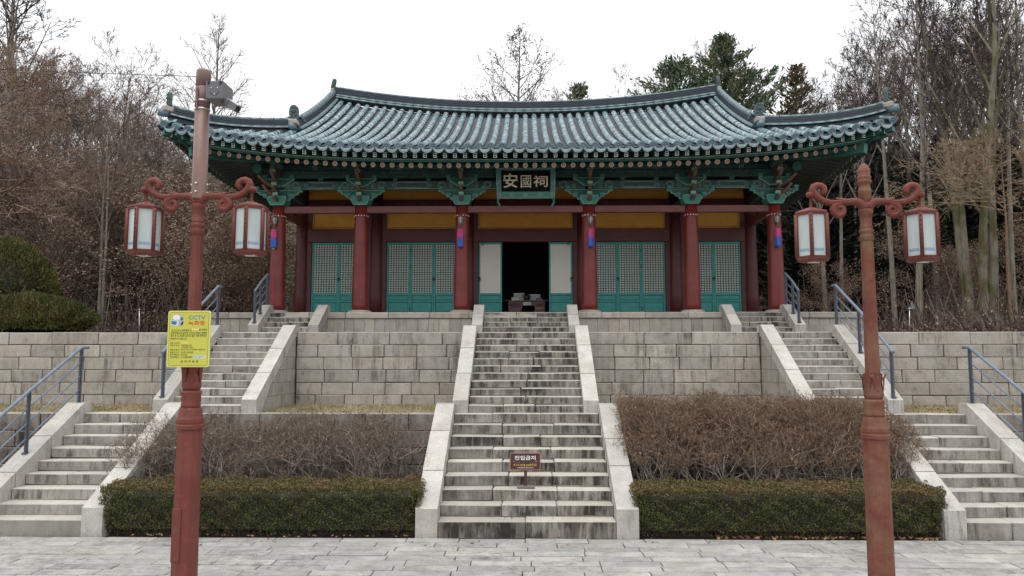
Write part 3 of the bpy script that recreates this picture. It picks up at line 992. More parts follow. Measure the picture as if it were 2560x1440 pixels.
brackets()

# ---- door wall, doors
def door_wall():
    ZF = 3.93
    w = MB()
    for a, b in zip(HX[:-1], HX[1:]):
        x0, x1 = a + .17, b - .17
        MB().cbox(x0, x1, YI - .09, YI + .09, 6.275, 6.68, .012).build('lintel', 'dark_red_wood', hall)
        MB().cbox(x0, x1, YI - .10, YI + .10, 7.40, 7.60, .012).build('lintel', 'dark_red_wood', hall)
        for z0, z1 in ((6.68, 7.40), (7.60, 8.2)):
            p = MB().box(x0, x1, YI - .02, YI + .05, z0, z1).build('plaster_panel', 'ochre', hall)
            mb = MB()
            xa, xb = x0 + .13, x1 - .13
            if z0 < 7:
                mb.box(x0, xa, YI - .06, YI - .021, z0, z1, 1); mb.box(xb, x1, YI - .06, YI - .021, z0, z1, 1)
                for u, v in (((xa + .01, z0 + .02), (xb - .01, z0 + .02)), ((xa + .01, z1 - .02), (xb - .01, z1 - .02)), ((xa + .012, z0 + .02), (xa + .012, z1 - .02)), ((xb - .012, z0 + .02), (xb - .012, z1 - .02))):
                    mb.tube([(u[0], YI - .024, u[1]), (v[0], YI - .024, v[1])], .011, 4, 2)
                for u, v in (((xa + .06, z0 + .06), (xb - .06, z0 + .06)), ((xa + .06, z0 + .06), (xa + .06, z1)), ((xb - .06, z0 + .06), (xb - .06, z1))):
                    mb.tube([(u[0], YI - .022, u[1]), (v[0], YI - .022, v[1])], .006, 4, 3)
                mb.build('panel_border', ('ochre', 'dark_red_wood', 'ochre_line', 'black'), p)
        for xx0, xx1 in ((x0, x0 + .15), (x1 - .15, x1)):
            MB().cbox(xx0, xx1, YI - .08, YI + .08, ZF, 6.274, .01).build('door_post', 'dark_red_wood', hall)
        MB().cbox(x0, x1, YI - .10, YI + .10, ZF - .03, ZF + .10, .01).build('door_sill', 'dark_red_wood', hall)
    # leaves
    def leaf(x0, x1, cols, paper_front=False, handle=None, hinge=None):
        z0, z1 = ZF + .11, 6.265
        y = YI - .055
        st = .048
        zl = 4.68                                   # foot of the lattice
        d = MB()
        d.cbox(x0, x0 + st, y, y + .05, z0, z1, .004); d.cbox(x1 - st, x1, y, y + .05, z0, z1, .004)
        for za, zb in ((z1 - .065, z1), (zl - .07, zl), (4.405, 4.465), (z0, z0 + .06)):
            d.cbox(x0 + st, x1 - st, y + .002, y + .048, za, zb, .004)
        o = d.build('door_leaf', 'door_teal', hall)
        m = MB()
        m.box(x0 + st, x1 - st, y + .018, y + .034, z0 + .05, zl - .06)
        m.build('door_panel', 'door_teal', o)
        b = MB()
        for za, zb in ((4.475, zl - .08), (z0 + .07, 4.395)):
            xa, xb = x0 + st + .018, x1 - st - .018
            for u, v in (((xa, za), (xb, za)), ((xb, za), (xb, zb)), ((xb, zb), (xa, zb)), ((xa, zb), (xa, za))):
                b.tube([(u[0], y + .017, u[1]), (v[0], y + .017, v[1])], .006, 4)
        b.build('panel_moulding', 'door_teal_dark', o)
        MB().box(x0 + st, x1 - st, (y + .010 if paper_front else y + .030), (y + .016 if paper_front else y + .036), zl, z1 - .065).build('paper', 'paper', o)
        if not paper_front:
            xa, xb, za, zb = x0 + st, x1 - st, zl, z1 - .065
            l = MB()
            px, pz = (xb - xa) / cols, (zb - za) / 21
            for i in range(cols + 1):
                w_ = .010
                l.box(max(xa, xa + i*px - w_), min(xb, xa + i*px + w_), y + .008, y + .028, za, zb)
            for k in range(22):
                l.box(xa, xb, y + .006, y + .0275, max(za, za + k*pz - .010), min(zb, za + k*pz + .010))
            l.build('lattice', 'lattice_dark', o)
        else:
            l = MB()
            xa, xb, za, zb = x0 + st, x1 - st, zl, z1 - .065
            for i in range(1, cols):
                xx = xa + (xb - xa) * i / cols
                l.box(xx - .006, xx + .006, y + .0085, y + .0105, za, zb)
            for k in range(1, 21):
                zz = za + (zb - za) * k / 21
                l.box(xa, xb, y + .0082, y + .0102, zz - .006, zz + .006)
            l.build('lattice_shadow_ribs', 'paper', o)
        if handle is not None:
            h = MB()
            h.lathe([(.035, 0), (.035, .012), (.0, .02)], 12, (handle, y - .002, 5.14), axis='-y')
            ring = [(handle + .038*math.cos(t), y - .03, 5.10 + .038*math.sin(t)) for t in np.linspace(0, 2*math.pi, 13)]
            h.tube(ring, .008, 5, cap=False)
            h.build('ring_handle', 'black', o)
        if hinge is not None:
            h = MB()
            for zz in (6.0, 5.5, 4.2):
                h.cbox(hinge - .014, hinge + .014, y - .012, y, zz - .06, zz + .06, .003)
            h.build('hinge', 'black', o)
        return o
    lv = lambda a, b, n: [(a + .33 + (b - a - .66) * k / n + .002, a + .33 + (b - a - .66) * (k+1) / n - .002) for k in range(n)]
    for bi, cols, n, hd, hg in ((0, 9, 2, 1, None), (1, 8, 3, 2, 1), (3, 8, 3, 1, 2), (4, 9, 2, 1, None)):
        a, b = HX[bi], HX[bi+1]
        L = lv(a, b, n)
        for k, (x0, x1) in enumerate(L):
            leaf(x0, x1, cols, handle=(x0 + .005 if k == hd else None), hinge=(x0 - .002 if k == hg else None))
    L = lv(HX[2], HX[3], 4)
    leaf(*L[0], 8, True, handle=L[0][0] + .03)
    leaf(*L[3], 8, True, handle=L[3][1] - .03)
    rings = MB()
    for xx in (L[0][0] + .12, L[3][1] - .12):
        ring = [(xx + .03*math.cos(t), YI - .065, 6.20 + .045*math.sin(t)) for t in np.linspace(0, 2*math.pi, 13)]
        rings.tube(ring, .008, 5, cap=False)
    rings.build('hanging_ring', 'black', hall)
    # side and back walls, floor inside, ceiling
    for s in (-1, 1):
        xa, xb = sorted((s*6.93, s*6.99))
        MB().box(xa, xb, YI + .1, YB - .1, 3.9, 8.0).build('side_wall', 'ochre', hall)
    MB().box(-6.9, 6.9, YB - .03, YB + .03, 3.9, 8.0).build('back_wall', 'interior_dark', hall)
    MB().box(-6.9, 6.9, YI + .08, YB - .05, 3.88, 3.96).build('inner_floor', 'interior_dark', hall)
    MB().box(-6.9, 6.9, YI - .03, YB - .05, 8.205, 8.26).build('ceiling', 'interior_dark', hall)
door_wall()

# ---- roof shape
EL = 9.35
def Ye(X):
    a = min(abs(X) / EL, 1.02); return 18.95 - .33 * a ** 3
def Ze(X):
    a = min(abs(X) / EL, 1.02); return 8.05 + .56 * a ** 3.6
XR = 6.45
def Zr(X):
    a = min(abs(X) / XR, 1.0); return 10.84 + .56 * a ** 2.1
def Zs(X, Y):
    """height of the front roof slope"""
    y0 = Ye(X); t = (Y - y0) / (YM - y0)
    return Ze(X) + (Zr(X) - Ze(X)) * (.72 * t + .28 * t * t)
YH = 20.75
def Yhip(X):
    t = (abs(X) - XR) / (EL - XR)
    return YH + (18.60 - YH) * t
def ytop(X):
    return YM - .12 if abs(X) <= XR + .02 else max(Yhip(X), Ye(X) + .02)

def roof():
    # base sheet under the tiles: front, mirrored back, and the two hipped ends
    xs = np.linspace(-EL, EL, 65)
    V, F = [], []
    def sheet(pts, nu, nv, flip=False):
        b = len(V); V.extend(pts)
        for i in range(nu-1):
            for j in range(nv-1):
                f = (b+i*nv+j, b+(i+1)*nv+j, b+(i+1)*nv+j+1, b+i*nv+j+1)
                F.append(f[::-1] if flip else f)
    nv = 16
    front = []
    for x in xs:
        y0, y1 = Ye(x) + .02, max(ytop(x), Ye(x) + .05)
        for j in range(nv):
            y = y0 + (y1 - y0) * j / (nv - 1)
            front.append((x, y, Zs(x, y) - .07))
    sheet(front, len(xs), nv)
    sheet([(x, 2*YM - y, z) for x, y, z in front], len(xs), nv, True)
    # hipped ends: height from distance to the side eave
    for s in (-1, 1):
        pts = []
        yy = np.linspace(18.60, 2*YM - 18.60, 41)
        for y in yy:
            a = abs(y - YM) / (YM - 18.60)
            xe = 9.12 + .23 * a ** 3
            zz = 8.05 + .56 * a ** 3.6
            xi = XR - .1 if abs(y - YM) < YM - YH else XR + (EL - XR) * (abs(y - YM) - (YM - YH)) / (YH - 18.60)
            xi = min(xi, xe - .02)
            for j in range(8):
                t = j / 7
                x = xe + (xi - xe) * t
                run = (xe - x)
                pts.append((s*x, y, zz + run * (.36 + .045*run) - .07))
        sheet(pts, 41, 8, s < 0)
    rf = inst('roof', np_mesh('roof', np.array(V), np.array(F), 'tile_pan'), hall)
    # gable walls
    for s in (-1, 1):
        poly = [(YH + .2, 9.0)] + [(y, Zs(XR, y) - .02) for y in np.linspace(YH + .2, YM, 9)] + [(2*YM - y, Zs(XR, y) - .02) for y in np.linspace(YM, YH + .2, 9)][1:] + [(2*YM - YH - .2, 9.0)]
        xa, xb = sorted((s*(XR - .15), s*(XR - .05)))
        MB().prism(poly, 'x', xa, xb).build('gable', 'dark_red_wood', rf)
    # cover tiles ---------------------------------------------------------
    n = 6
    tv = []
    for yy, r_ in ((0, .090), (.03, .090), (.31, .085)):
        for k in range(n+1):
            a = math.pi * k / n
            tv.append((r_ * math.cos(a), yy, r_ * math.sin(a) * 1.0))
    tf = []
    for ring in range(2):
        for k in range(n):
            b = ring * (n+1)
            tf.append((b+k, b+n+1+k, b+n+2+k, b+k+1))
    tile_me = bpy.data.meshes.new('cover_tile')
    tile_me.from_pydata(tv, [], tf + [tuple(range(n+1))])
    tile_me.materials.append(MATS['tile_cover'])
    tile_me.polygons.foreach_set('use_smooth', [True]*len(tf) + [False])
    # round end tile: the same half pipe closed with a moulded disc
    eb = MB()
    eb.add(tv, tf, 0, True)
    eb.lathe([(0, .012), (.018, .010), (.022, .002), (.055, .002), (.062, .012), (.070, .012), (.077, .004), (.092, .006), (.101, .0), (.101, -.03)], 20, (0, -.004, .0), 1, axis='-y')
    end_me = eb.mesh('end_tile', 'tile_cover', 'tile_end')
    tvn = np.array(tv)
    rest_V, rest_F = [], []
    nb = 0
    cnt = 0
    def frame(X, Y, dz):
        e = .05
        d = Vector((0, 2*e, Zs(X, Y+e) - Zs(X, Y-e))).normalized()
        up = Vector((0, -d.z, d.y))
        return Matrix(((1, d.x, up.x, X), (0, d.y, up.y, Y), (0, d.z, up.z, Zs(X, Y) + dz), (0, 0, 0, 1)))
    rr = random.Random(8)
    rows = [k * .2955 for k in range(-31, 32)]
    for X in rows:
        y = Ye(X) - .02
        top = ytop(X)
        course = 0
        while y < top - (.06 if course else -1):
            M = frame(X + rr.uniform(-.004, .004), y, .012 + rr.uniform(-.003, .004))
            if course == 0:
                inst('end_tile', end_me, rf, M)
            elif course <= 4 and cnt < 290:
                inst('cover_tile', tile_me, rf, M); cnt += 1
            else:
                A = np.array(M)
                rest_V.append(tvn @ A[:3, :3].T + A[:3, 3])
                rest_F.append(np.array(tf) + nb); nb += len(tv)
            y += .272
            course += 1
    # the hipped ends and the rear slope carry the same rows
    o = inst('cover_tile_field', np_mesh('cover_tile_field', np.concatenate(rest_V), np.concatenate(rest_F), 'tile_cover', smooth=True), rf, kind='stuff')
    # pan tiles -----------------------------------------------------------
    Vp, Fp = [], []
    nb = 0
    prof = np.linspace(-.148, .148, 6)
    sag = -.055 * (1 - (prof/.148)**2)
    drip_me = MB()
    top_ = [(x, -.045 * (1 - (x/.135)**2)) for x in np.linspace(-.135, .135, 9)]
    bot_ = [(x, -.125 * max(0, 1 - (x/.135)**2) ** .55) for x in np.linspace(-.135, .135, 9)]
    # moulded face hanging from the lowest pan tile
    drip_me.prism([(a, b) for a, b in top_] + [(a, b - .004) for a, b in bot_[::-1][1:-1]], 'y', -.012, .012)
    inner = [(x*.8, -.10 * max(0, 1 - (x/.135)**2) ** .55) for x in np.linspace(-.135, .135, 9)]
    for i in range(8):
        drip_me.tube([(inner[i][0], -.014, inner[i][1]), (inner[i+1][0], -.014, inner[i+1][1])], .006, 4, cap=False)
    drip_mesh = drip_me.mesh('drip_tile', 'tile_drip')
    for k in range(-31, 31):
        X = (k + .5) * .2955
        y0, y1 = Ye(X), ytop(X)
        M = frame(X, y0 + .0, .015)
        inst('drip_tile', drip_mesh, rf, M @ Matrix.Translation((0, -.03, -.035)) @ Matrix.Rotation(R(-14), 4, 'X') @ Matrix.Scale(1.08, 4))
        y = y0
        while y < y1:
            z = [Zs(X, y), Zs(X, y + .20)]
            ro = rr.uniform(-.004, .004)
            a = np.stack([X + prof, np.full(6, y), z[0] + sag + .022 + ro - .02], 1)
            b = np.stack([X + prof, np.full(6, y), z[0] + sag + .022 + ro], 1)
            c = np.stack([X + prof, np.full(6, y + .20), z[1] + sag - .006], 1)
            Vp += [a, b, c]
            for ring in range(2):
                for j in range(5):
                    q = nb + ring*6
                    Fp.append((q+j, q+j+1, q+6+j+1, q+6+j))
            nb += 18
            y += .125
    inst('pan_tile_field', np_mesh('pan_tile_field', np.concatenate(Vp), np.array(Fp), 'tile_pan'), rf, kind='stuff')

    # ridges -------------------------------------------------------------
    half = bpy.data.meshes.new('ridge_tile')
    hv, hf = [], []
    for yy, r_ in ((0, .082), (.32, .078)):
        for k in range(7):
            a = math.pi * k / 6
            hv.append((r_*math.cos(a), yy, r_*math.sin(a)))
    for k in range(6): hf.append((k, 7+k, 8+k, k+1))
    half.from_pydata(hv, [], hf + [tuple(range(7)), tuple(range(7, 14))[::-1]])
    half.materials.append(MATS['tile_ridge'])
    half.polygons.foreach_set('use_smooth', [True]*6 + [False]*2)

    def ridge(path, height, layers, width=.14, rolls=1, step=.31):
        """a ridge along a path of points on the roof: rolls of round tiles at the foot, thin stacked tiles, a capping row"""
        path = [Vector(p) for p in path]
        seg = [0.0]
        for a, b in zip(path[:-1], path[1:]): seg.append(seg[-1] + (b - a).length)
        def P(s):
            s = max(0, min(seg[-1], s))
            for i in range(len(seg)-1):
                if s <= seg[i+1] + 1e-9:
                    t = (s - seg[i]) / max(seg[i+1] - seg[i], 1e-9)
                    return path[i].lerp(path[i+1], t)
            return path[-1]
        def Fm(s):
            p = P(s); d = (P(s + .05) - P(s - .05)).normalized()
            side = d.cross(Vector((0, 0, 1))).normalized()
            up = side.cross(d)
            return p, d, side, up
        N = max(2, int(seg[-1] / .25))
        st = MB()
        for L in range(layers):
            za = .02 + (height - .02) * L / layers; zb = .02 + (height - .02) * (L + .72) / layers
            hw = width * (1.0 - .12 * L / layers) + (.006 if L % 2 else -.004)
            vs = []
            for i in range(N + 1):
                p, d, sd, up = Fm(seg[-1] * i / N)
                for (u, z) in ((-hw, za), (hw, za), (hw, zb), (-hw, zb)):
                    vs.append(p + sd*u + Vector((0, 0, z)))
            fs = []
            for i in range(N):
                for q in range(4):
                    fs.append((i*4+q, (i+1)*4+q, (i+1)*4+(q+1) % 4, i*4+(q+1) % 4))
            fs += [(0, 1, 2, 3), tuple(N*4 + q for q in (3, 2, 1, 0))]
            st.add(vs, fs)
        # filling between the layers
        vs = []
        for i in range(N + 1):
            p, d, sd, up = Fm(seg[-1] * i / N)
            for (u, z) in ((-width*.8, -.12), (width*.8, -.12), (width*.8, height), (-width*.8, height)):
                vs.append(p + sd*u + Vector((0, 0, z)))
        st.add(vs, [(i*4+q, (i+1)*4+q, (i+1)*4+(q+1) % 4, i*4+(q+1) % 4) for i in range(N) for q in range(4)] + [(0, 1, 2, 3), tuple(N*4 + q for q in (3, 2, 1, 0))])
        st.build('ridge_stack', 'tile_stack', rf)
        s = 0.0
        while s < seg[-1] - .05:
            p, d, sd, up = Fm(s)
            p2 = Fm(min(s + step, seg[-1]))[0]
            d = (p2 - p).normalized(); sd = d.cross(Vector((0, 0, 1))).normalized(); up = sd.cross(d)
            ln = (p2 - p).length / .32 * 1.0
            M = Matrix(((sd.x, d.x*ln, up.x, p.x), (sd.y, d.y*ln, up.y, p.y), (sd.z, d.z*ln, up.z, p.z), (0, 0, 0, 1)))
            inst('ridge_tile', half, rf, Matrix.Translation((0, 0, height - .01)) @ M)
            for k in range(rolls):
                for e in (-1, 1):
                    off = sd * e * (width + .02 + .05*k)
                    inst('foot_tile', half, rf, Matrix.Translation(off + Vector((0, 0, -.005 - .085*k))) @ M @ Matrix.Diagonal((.8, 1, .8, 1)))
            s += step
    ridge([(x, YM, Zr(x) + .13) for x in np.linspace(-XR - .05, XR + .05, 40)], .30, 8, .15, rolls=2)
    orn = MB()
    orn.prism([(-.105, 0), (.105, 0), (.11, .22), (.095, .30), (.05, .345), (0, .355), (-.05, .345), (-.095, .30), (-.11, .22)], 'y', -.045, .045)
    orn.lathe([(.0, .035), (.03, .03), (.045, .012), (.055, 0)], 10, (0, -.045, .20), axis='-y')
    orn.lathe([(.0, .025), (.018, .018), (.025, 0)], 8, (-.05, -.045, .10), axis='-y')
    orn.lathe([(.0, .025), (.018, .018), (.025, 0)], 8, (.05, -.045, .10), axis='-y')
    orn.lathe([(.0, .022), (.02, .018), (.03, 0)], 8, (0, -.045, .29), axis='-y')
    orn_me = orn.mesh('ridge_end_ornament', 'ridge_ornament')
    sock = MB()
    sock.lathe([(.105, -.02), (.105, .22), (.09, .26), (0, .27)], 12, (0, 0, 0), axis='-y')
    sock_me = sock.mesh('end_roll', 'tile_end')
    mort = MB()
    mort.cbox(-.13, .13, -.16, .10, -.12, .03, .03, jit=.01)
    mort_me = mort.mesh('mortar_bed', 'mortar')
    for s in (-1, 1):
        # main ridge ends
        zt = Zr(XR) + .13 + .30
        inst('ridge_end_ornament', orn_me, rf, Matrix.Translation((s*(XR + .10), YM, zt - .02)) @ Matrix.Rotation(R(90)*s, 4, 'Z') @ Matrix.Rotation(R(-12), 4, 'X'))
        MB().cbox(s*(XR+.06) - .07, s*(XR+.06) + .07, YM - .17, YM + .1, zt - .42, zt - .05, .03, jit=.01, rng=rr).build('mortar_bed', 'mortar', rf)
        for back in (False, True):
            my = (lambda y: 2*YM - y) if back else (lambda y: y)
            p = [(s*(XR + .04), my(y), Zs(XR, y) + .10) for y in np.linspace(YM - .15, YH - .05, 16)]
            ridge(p, .26, 6, .13)
            e = p[-1]
            sg = 1 if not back else -1
            inst('ridge_end_ornament', orn_me, rf, Matrix.Translation((e[0], e[1] - .03*sg, e[2] + .27)) @ Matrix.Rotation(0 if not back else math.pi, 4, 'Z') @ Matrix.Scale(1.15, 4))
            inst('end_roll', sock_me, rf, Matrix.Translation((e[0], e[1] - .02*sg, e[2] + .02)) @ Matrix.Rotation(0 if not back else math.pi, 4, 'Z'))
            inst('mortar_bed', mort_me, rf, Matrix.Translation((e[0], e[1] - .02*sg, e[2] + .22)))
            # hip ridge
            hp = []
            for t in np.linspace(0, 1, 14):
                x = XR + .05 + (EL - .28 - XR) * t
                y = YH + (18.80 - YH) * t
                hp.append((s*x, my(y), Zs(min(x, EL), max(y, Ye(x))) + .10 + .12 * t ** 4))
            ridge(hp, .25, 5, .13)
            e = Vector(hp[-1]); d = (Vector(hp[-1]) - Vector(hp[-2])); ang = math.atan2(d.x, -d.y)
            inst('ridge_end_ornament', orn_me, rf, Matrix.Translation((e.x, e.y, e.z + .27)) @ Matrix.Rotation(ang, 4, 'Z') @ Matrix.Scale(1.05, 4))
            inst('end_roll', sock_me, rf, Matrix.Translation((e.x, e.y, e.z + .08)) @ Matrix.Rotation(ang, 4, 'Z'))
            inst('mortar_bed', mort_me, rf, Matrix.Translation((e.x, e.y, e.z + .22)) @ Matrix.Rotation(ang, 4, 'Z'))
            if not back:
                # last rolls of tile over the corner
                for da in (0, R(35) * s):
                    M = Matrix.Translation((s*9.16, 18.74, Ze(9.2) + .04)) @ Matrix.Rotation(ang + da, 4, 'Z') @ Matrix.Rotation(R(8), 4, 'X')
                    inst('end_tile', end_me, rf, M)
    # coarse rows on the hipped ends
    Vr, Fr, nb = [], [], 0
    for s in (-1, 1):
        for y in np.arange(18.9, 31.1, .2955):
            a = abs(y - YM) / (YM - 18.60)
            xe = 9.12 + .23 * a ** 3
            zz = 8.05 + .56 * a ** 3.6
            xi = XR - .1 if abs(y - YM) < YM - YH else XR + (EL - XR) * (abs(y - YM) - (YM - YH)) / (YH - 18.60)
            m = max(2, int((xe - xi) / .3))
            for j in range(m):
                x0, x1 = xe - (xe - xi) * j / m, xe - (xe - xi) * (j + 1) / m
                for xx, r_ in ((x0, .08), (x1, .072)):
                    run = xe - xx; z = zz + run * (.36 + .045*run)
                    for k in range(5):
                        t = math.pi * k / 4
                        Vr.append((s*xx, y + r_*math.cos(t), z - .02 + r_*math.sin(t)))
                for k in range(4): Fr.append((nb+k, nb+5+k, nb+6+k, nb+k+1))
                nb += 10
    inst('side_tile_field', np_mesh('side_tile_field', np.array(Vr), np.array(Fr), 'tile_cover', smooth=True), rf, kind='stuff')
    return rf
roof_ob = roof()

# ---- rafters and eaves
def eaves():
    raf = MB()
    raf.tube([(0, 0, 0), (0, 2.35, 0)], .066, 12, 0)
    raf.lathe([(.066, .0), (.066, .004), (.0, .005)], 12, (0, 0, 0), 1, smooth=False, axis='-y')
    for k in range(8):
        a = 2*math.pi*k/8
        c, d = math.cos(a), math.sin(a)
        raf.add([(c*.010 - d*.004, -.009, d*.010 + c*.004), (c*.034 - d*.015, -.009, d*.034 + c*.015), (c*.052, -.009, d*.052), (c*.034 + d*.015, -.009, d*.034 - c*.015)], [(0, 1, 2, 3)], 2)
    rafter_me = raf.mesh('rafter', 'green_dark', 'cream', 'petal_red')
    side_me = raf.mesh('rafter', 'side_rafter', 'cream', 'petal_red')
    fly = MB()
    fly.cbox(-.050, .050, 0, 1.3, -.062, .062, .006, 0)
    fly.box(-.045, .045, -.004, .0, -.057, .057, 1)
    fly.box(-.031, .031, -.008, -.004, -.043, .043, 2)
    fly.lathe([(.020, 0), (.020, .003), (0, .004)], 8, (0, -.008, 0), 3, axis='-y')
    fly_me = fly.mesh('flying_rafter', 'green_mid', 'line_bright', 'navy_paint', 'white_paint')
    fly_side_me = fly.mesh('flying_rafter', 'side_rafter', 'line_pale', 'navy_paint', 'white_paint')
    def beam_matrix(p, q):
        d = (q - p).normalized()
        sx = d.cross(Vector((0, 0, 1))).normalized()
        up = sx.cross(d)
        return Matrix(((sx.x, d.x, up.x, p.x), (sx.y, d.y, up.y, p.y), (sx.z, d.z, up.z, p.z), (0, 0, 0, 1)))
    for side in ('front', 'west', 'east'):
        if side == 'front':
            Lh, Chalf, wm = 9.30, 6.96, 2.15
            mp = lambda u, w, z: Vector((u, YC - w, z))
            flare = .33
        else:
            Lh, Chalf, wm = 6.35, 3.90, 2.15
            s = -1 if side == 'west' else 1
            mp = lambda u, w, z, s=s: Vector((s * (6.96 + w), YM + u, z))
            flare = .22
        lift = lambda u: .56 * (min(abs(u) / Lh, 1)) ** 3.6
        outw = lambda u: flare * (min(abs(u) / Lh, 1)) ** 3
        def inner(u, wi):
            # the point a rafter aims for, fanning about the corner
            c = Chalf - .25
            if abs(u) <= c: return u
            f = min((abs(u) - c) / (Lh - c), 1)
            return math.copysign(c + (1 - f) * 0 + f * .30, u)
        front = side == 'front'
        nr = 35 if front else 24
        du = (Lh - .55) / nr
        for k in range(-nr, nr + 1):
            u = k * du
            if not front and u > 4: continue
            lf, ow = lift(u), outw(u)
            p = mp(u, wm - .58 + ow, 7.71 + lf * .93)
            q = mp(inner(u, 0), -.75, 8.50)
            inst('rafter', rafter_me if front else side_me, hall, beam_matrix(p, q))
        nf = 35 if front else 24
        du = (Lh - .25) / nf
        for k in range(-nf, nf + 1):
            u = k * du
            if not front and u > 4: continue
            lf, ow = lift(u), outw(u)
            p = mp(u, wm - .17 + ow, 7.868 + lf * .97)
            ui = inner(u, 0); t = .42
            q = mp(u + (ui - u) * t, wm - 1.45 + ow * .4, 8.165 + lf * .55)
            inst('flying_rafter', fly_me if front else fly_side_me, hall, beam_matrix(p, q))
        # running boards along the eave
        def strip(name, w, z, hw, hz, m, lf_k=1.0, ow_k=1.0, u1=None):
            mb = MB()
            us = np.linspace(-(u1 or Lh), (u1 or Lh), 61 if front else 41)
            vs = []
            for u in us:
                a, b = w + outw(u) * ow_k, z + lift(u) * lf_k
                for dw, dz in ((hw, -hz), (hw, hz), (-hw, hz), (-hw, -hz)):
                    vs.append(mp(u, a + dw, b + dz))
            n = len(us)
            fs = [(i*4+q, i*4+(q+1) % 4, (i+1)*4+(q+1) % 4, (i+1)*4+q) for i in range(n-1) for q in range(4)] + [(0, 3, 2, 1), (n*4-4, n*4-3, n*4-2, n*4-1)]
            mb.add(vs, fs if side == 'east' else [f[::-1] for f in fs])
            mb.build(name, m, hall)
        strip('eave_board', wm - .06, 7.985, .03, .05, 'eave_board')
        strip('eave_strip', wm - .13, 7.955, .04, .022, 'green_mid')
        strip('eave_strip', wm - .48, 7.795, .03, .022, 'green_mid', .94)
        strip('eave_strip', wm - .475, 7.835, .02, .012, 'line_pale' if front else 'green_mid', .94)
        # soffit boarding above the rafters
        us = np.linspace(-Lh, Lh, 61)
        V, F = [], []
        prof = ((wm - .02, 7.965, 1.0), (wm - .55, 8.06, .95), (wm - 1.3, 8.235, .6), (-.2, 8.46, .15), (-.8, 8.60, 0))
        for u in us:
            for i, (w, z, k) in enumerate(prof):
                ui = inner(u, 0)
                t = i / (len(prof) - 1)
                uu = u + (ui - u) * max(0, (t - .15) / .85)
                V.append(mp(uu, w + outw(u) * (k if w > 0 else 0), z + lift(u) * k))
        m = len(prof)
        for i in range(len(us)-1):
            for j in range(m-1): F.append((i*m+j, i*m+j+1, (i+1)*m+j+1, (i+1)*m+j))
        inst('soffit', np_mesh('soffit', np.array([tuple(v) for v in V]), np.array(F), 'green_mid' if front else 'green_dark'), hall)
    # hip rafters at the corners
    for s in (-1, 1):
        for back in (0, 1):
            yy = (lambda y: 2*YM - y) if back else (lambda y: y)
            a = Vector((s*6.5, yy(21.55), 8.42)); b = Vector((s*8.72, yy(19.22), 8.02)); c = Vector((s*9.22, yy(18.74), 8.42))
            for p, q, hw, hh, nm in ((a, b, .11, .15, 'hip_rafter'), (a.lerp(b, .35) + Vector((0, 0, .24)), c, .10, .12, 'hip_flying_rafter')):
                d = (q - p).normalized(); sd = d.cross(Vector((0, 0, 1))).normalized(); up = sd.cross(d)
                vs = []
                for pt in (p, p.lerp(q, .85), q):
                    k = .75 if pt is q else 1
                    for u, z in ((-hw, -hh*k), (hw, -hh*k), (hw, hh), (-hw, hh)):
                        vs.append(pt + sd*u + up*z)
                fs = [(i*4+j, i*4+(j+1) % 4, (i+1)*4+(j+1) % 4, (i+1)*4+j) for i in range(2) for j in range(4)] + [(0, 3, 2, 1), (8, 9, 10, 11)]
                o = MB().add(vs, fs).build(nm, 'green_mid', hall)
                if not back:
                    e = q + d * .004
                    MB().add([e + sd*u + up*z for u, z in ((-hw*.9, -hh*.7), (hw*.9, -hh*.7), (hw*.9, hh*.9), (-hw*.9, hh*.9))], [(0, 1, 2, 3)]).build('end_paint', 'green_bright', o)
eaves()

# ------------------------------------------------------------------ lettering
TEXTS = []
def lettering(body, box, place, mat, parent, bold=0.0, name='lettering', depth=.0015):
    """queue writing that fills box = (x0, z0, x1, z1) of a flat face; place maps (x, z, out) to a point"""
    cu = bpy.data.curves.new('writing', 'FONT')
    cu.body = body
    cu.size = 1.0
    cu.offset = bold
    cu.resolution_u = 2
    o = bpy.data.objects.new('writing', cu)
    COL.objects.link(o)
    TEXTS.append((o, box, place, mat, parent, name, depth))

def write_all():
    bpy.context.view_layer.update()
    dg = bpy.context.evaluated_depsgraph_get()
    made = [bpy.data.meshes.new_from_object(t[0].evaluated_get(dg)) for t in TEXTS]
    for t in TEXTS:
        cu = t[0].data
        bpy.data.objects.remove(t[0]); bpy.data.curves.remove(cu)
    for me, (o, box, place, mat, parent, name, depth) in zip(made, TEXTS):
        n = len(me.vertices)
        co = np.empty(n * 3); me.vertices.foreach_get('co', co); co = co.reshape(-1, 3)
        if not n: continue
        lo, hi = co.min(0), co.max(0)
        x0, z0, x1, z1 = box
        u = x0 + (co[:, 0] - lo[0]) / max(hi[0] - lo[0], 1e-6) * (x1 - x0)
        w = z0 + (co[:, 1] - lo[1]) / max(hi[1] - lo[1], 1e-6) * (z1 - z0)
        p0, pu, pw = place(x0, z0, depth), place(x1, z0, depth), place(x0, z1, depth)
        A, B, C = (np.array(tuple(v)) for v in (p0, pu - p0, pw - p0))
        P = A + ((u - x0) / (x1 - x0))[:, None] * B + ((w - z0) / (z1 - z0))[:, None] * C
        me.vertices.foreach_set('co', P.ravel())
        me.materials.clear(); me.materials.append(MATS[mat]); me.update()
        inst(name, me, parent)

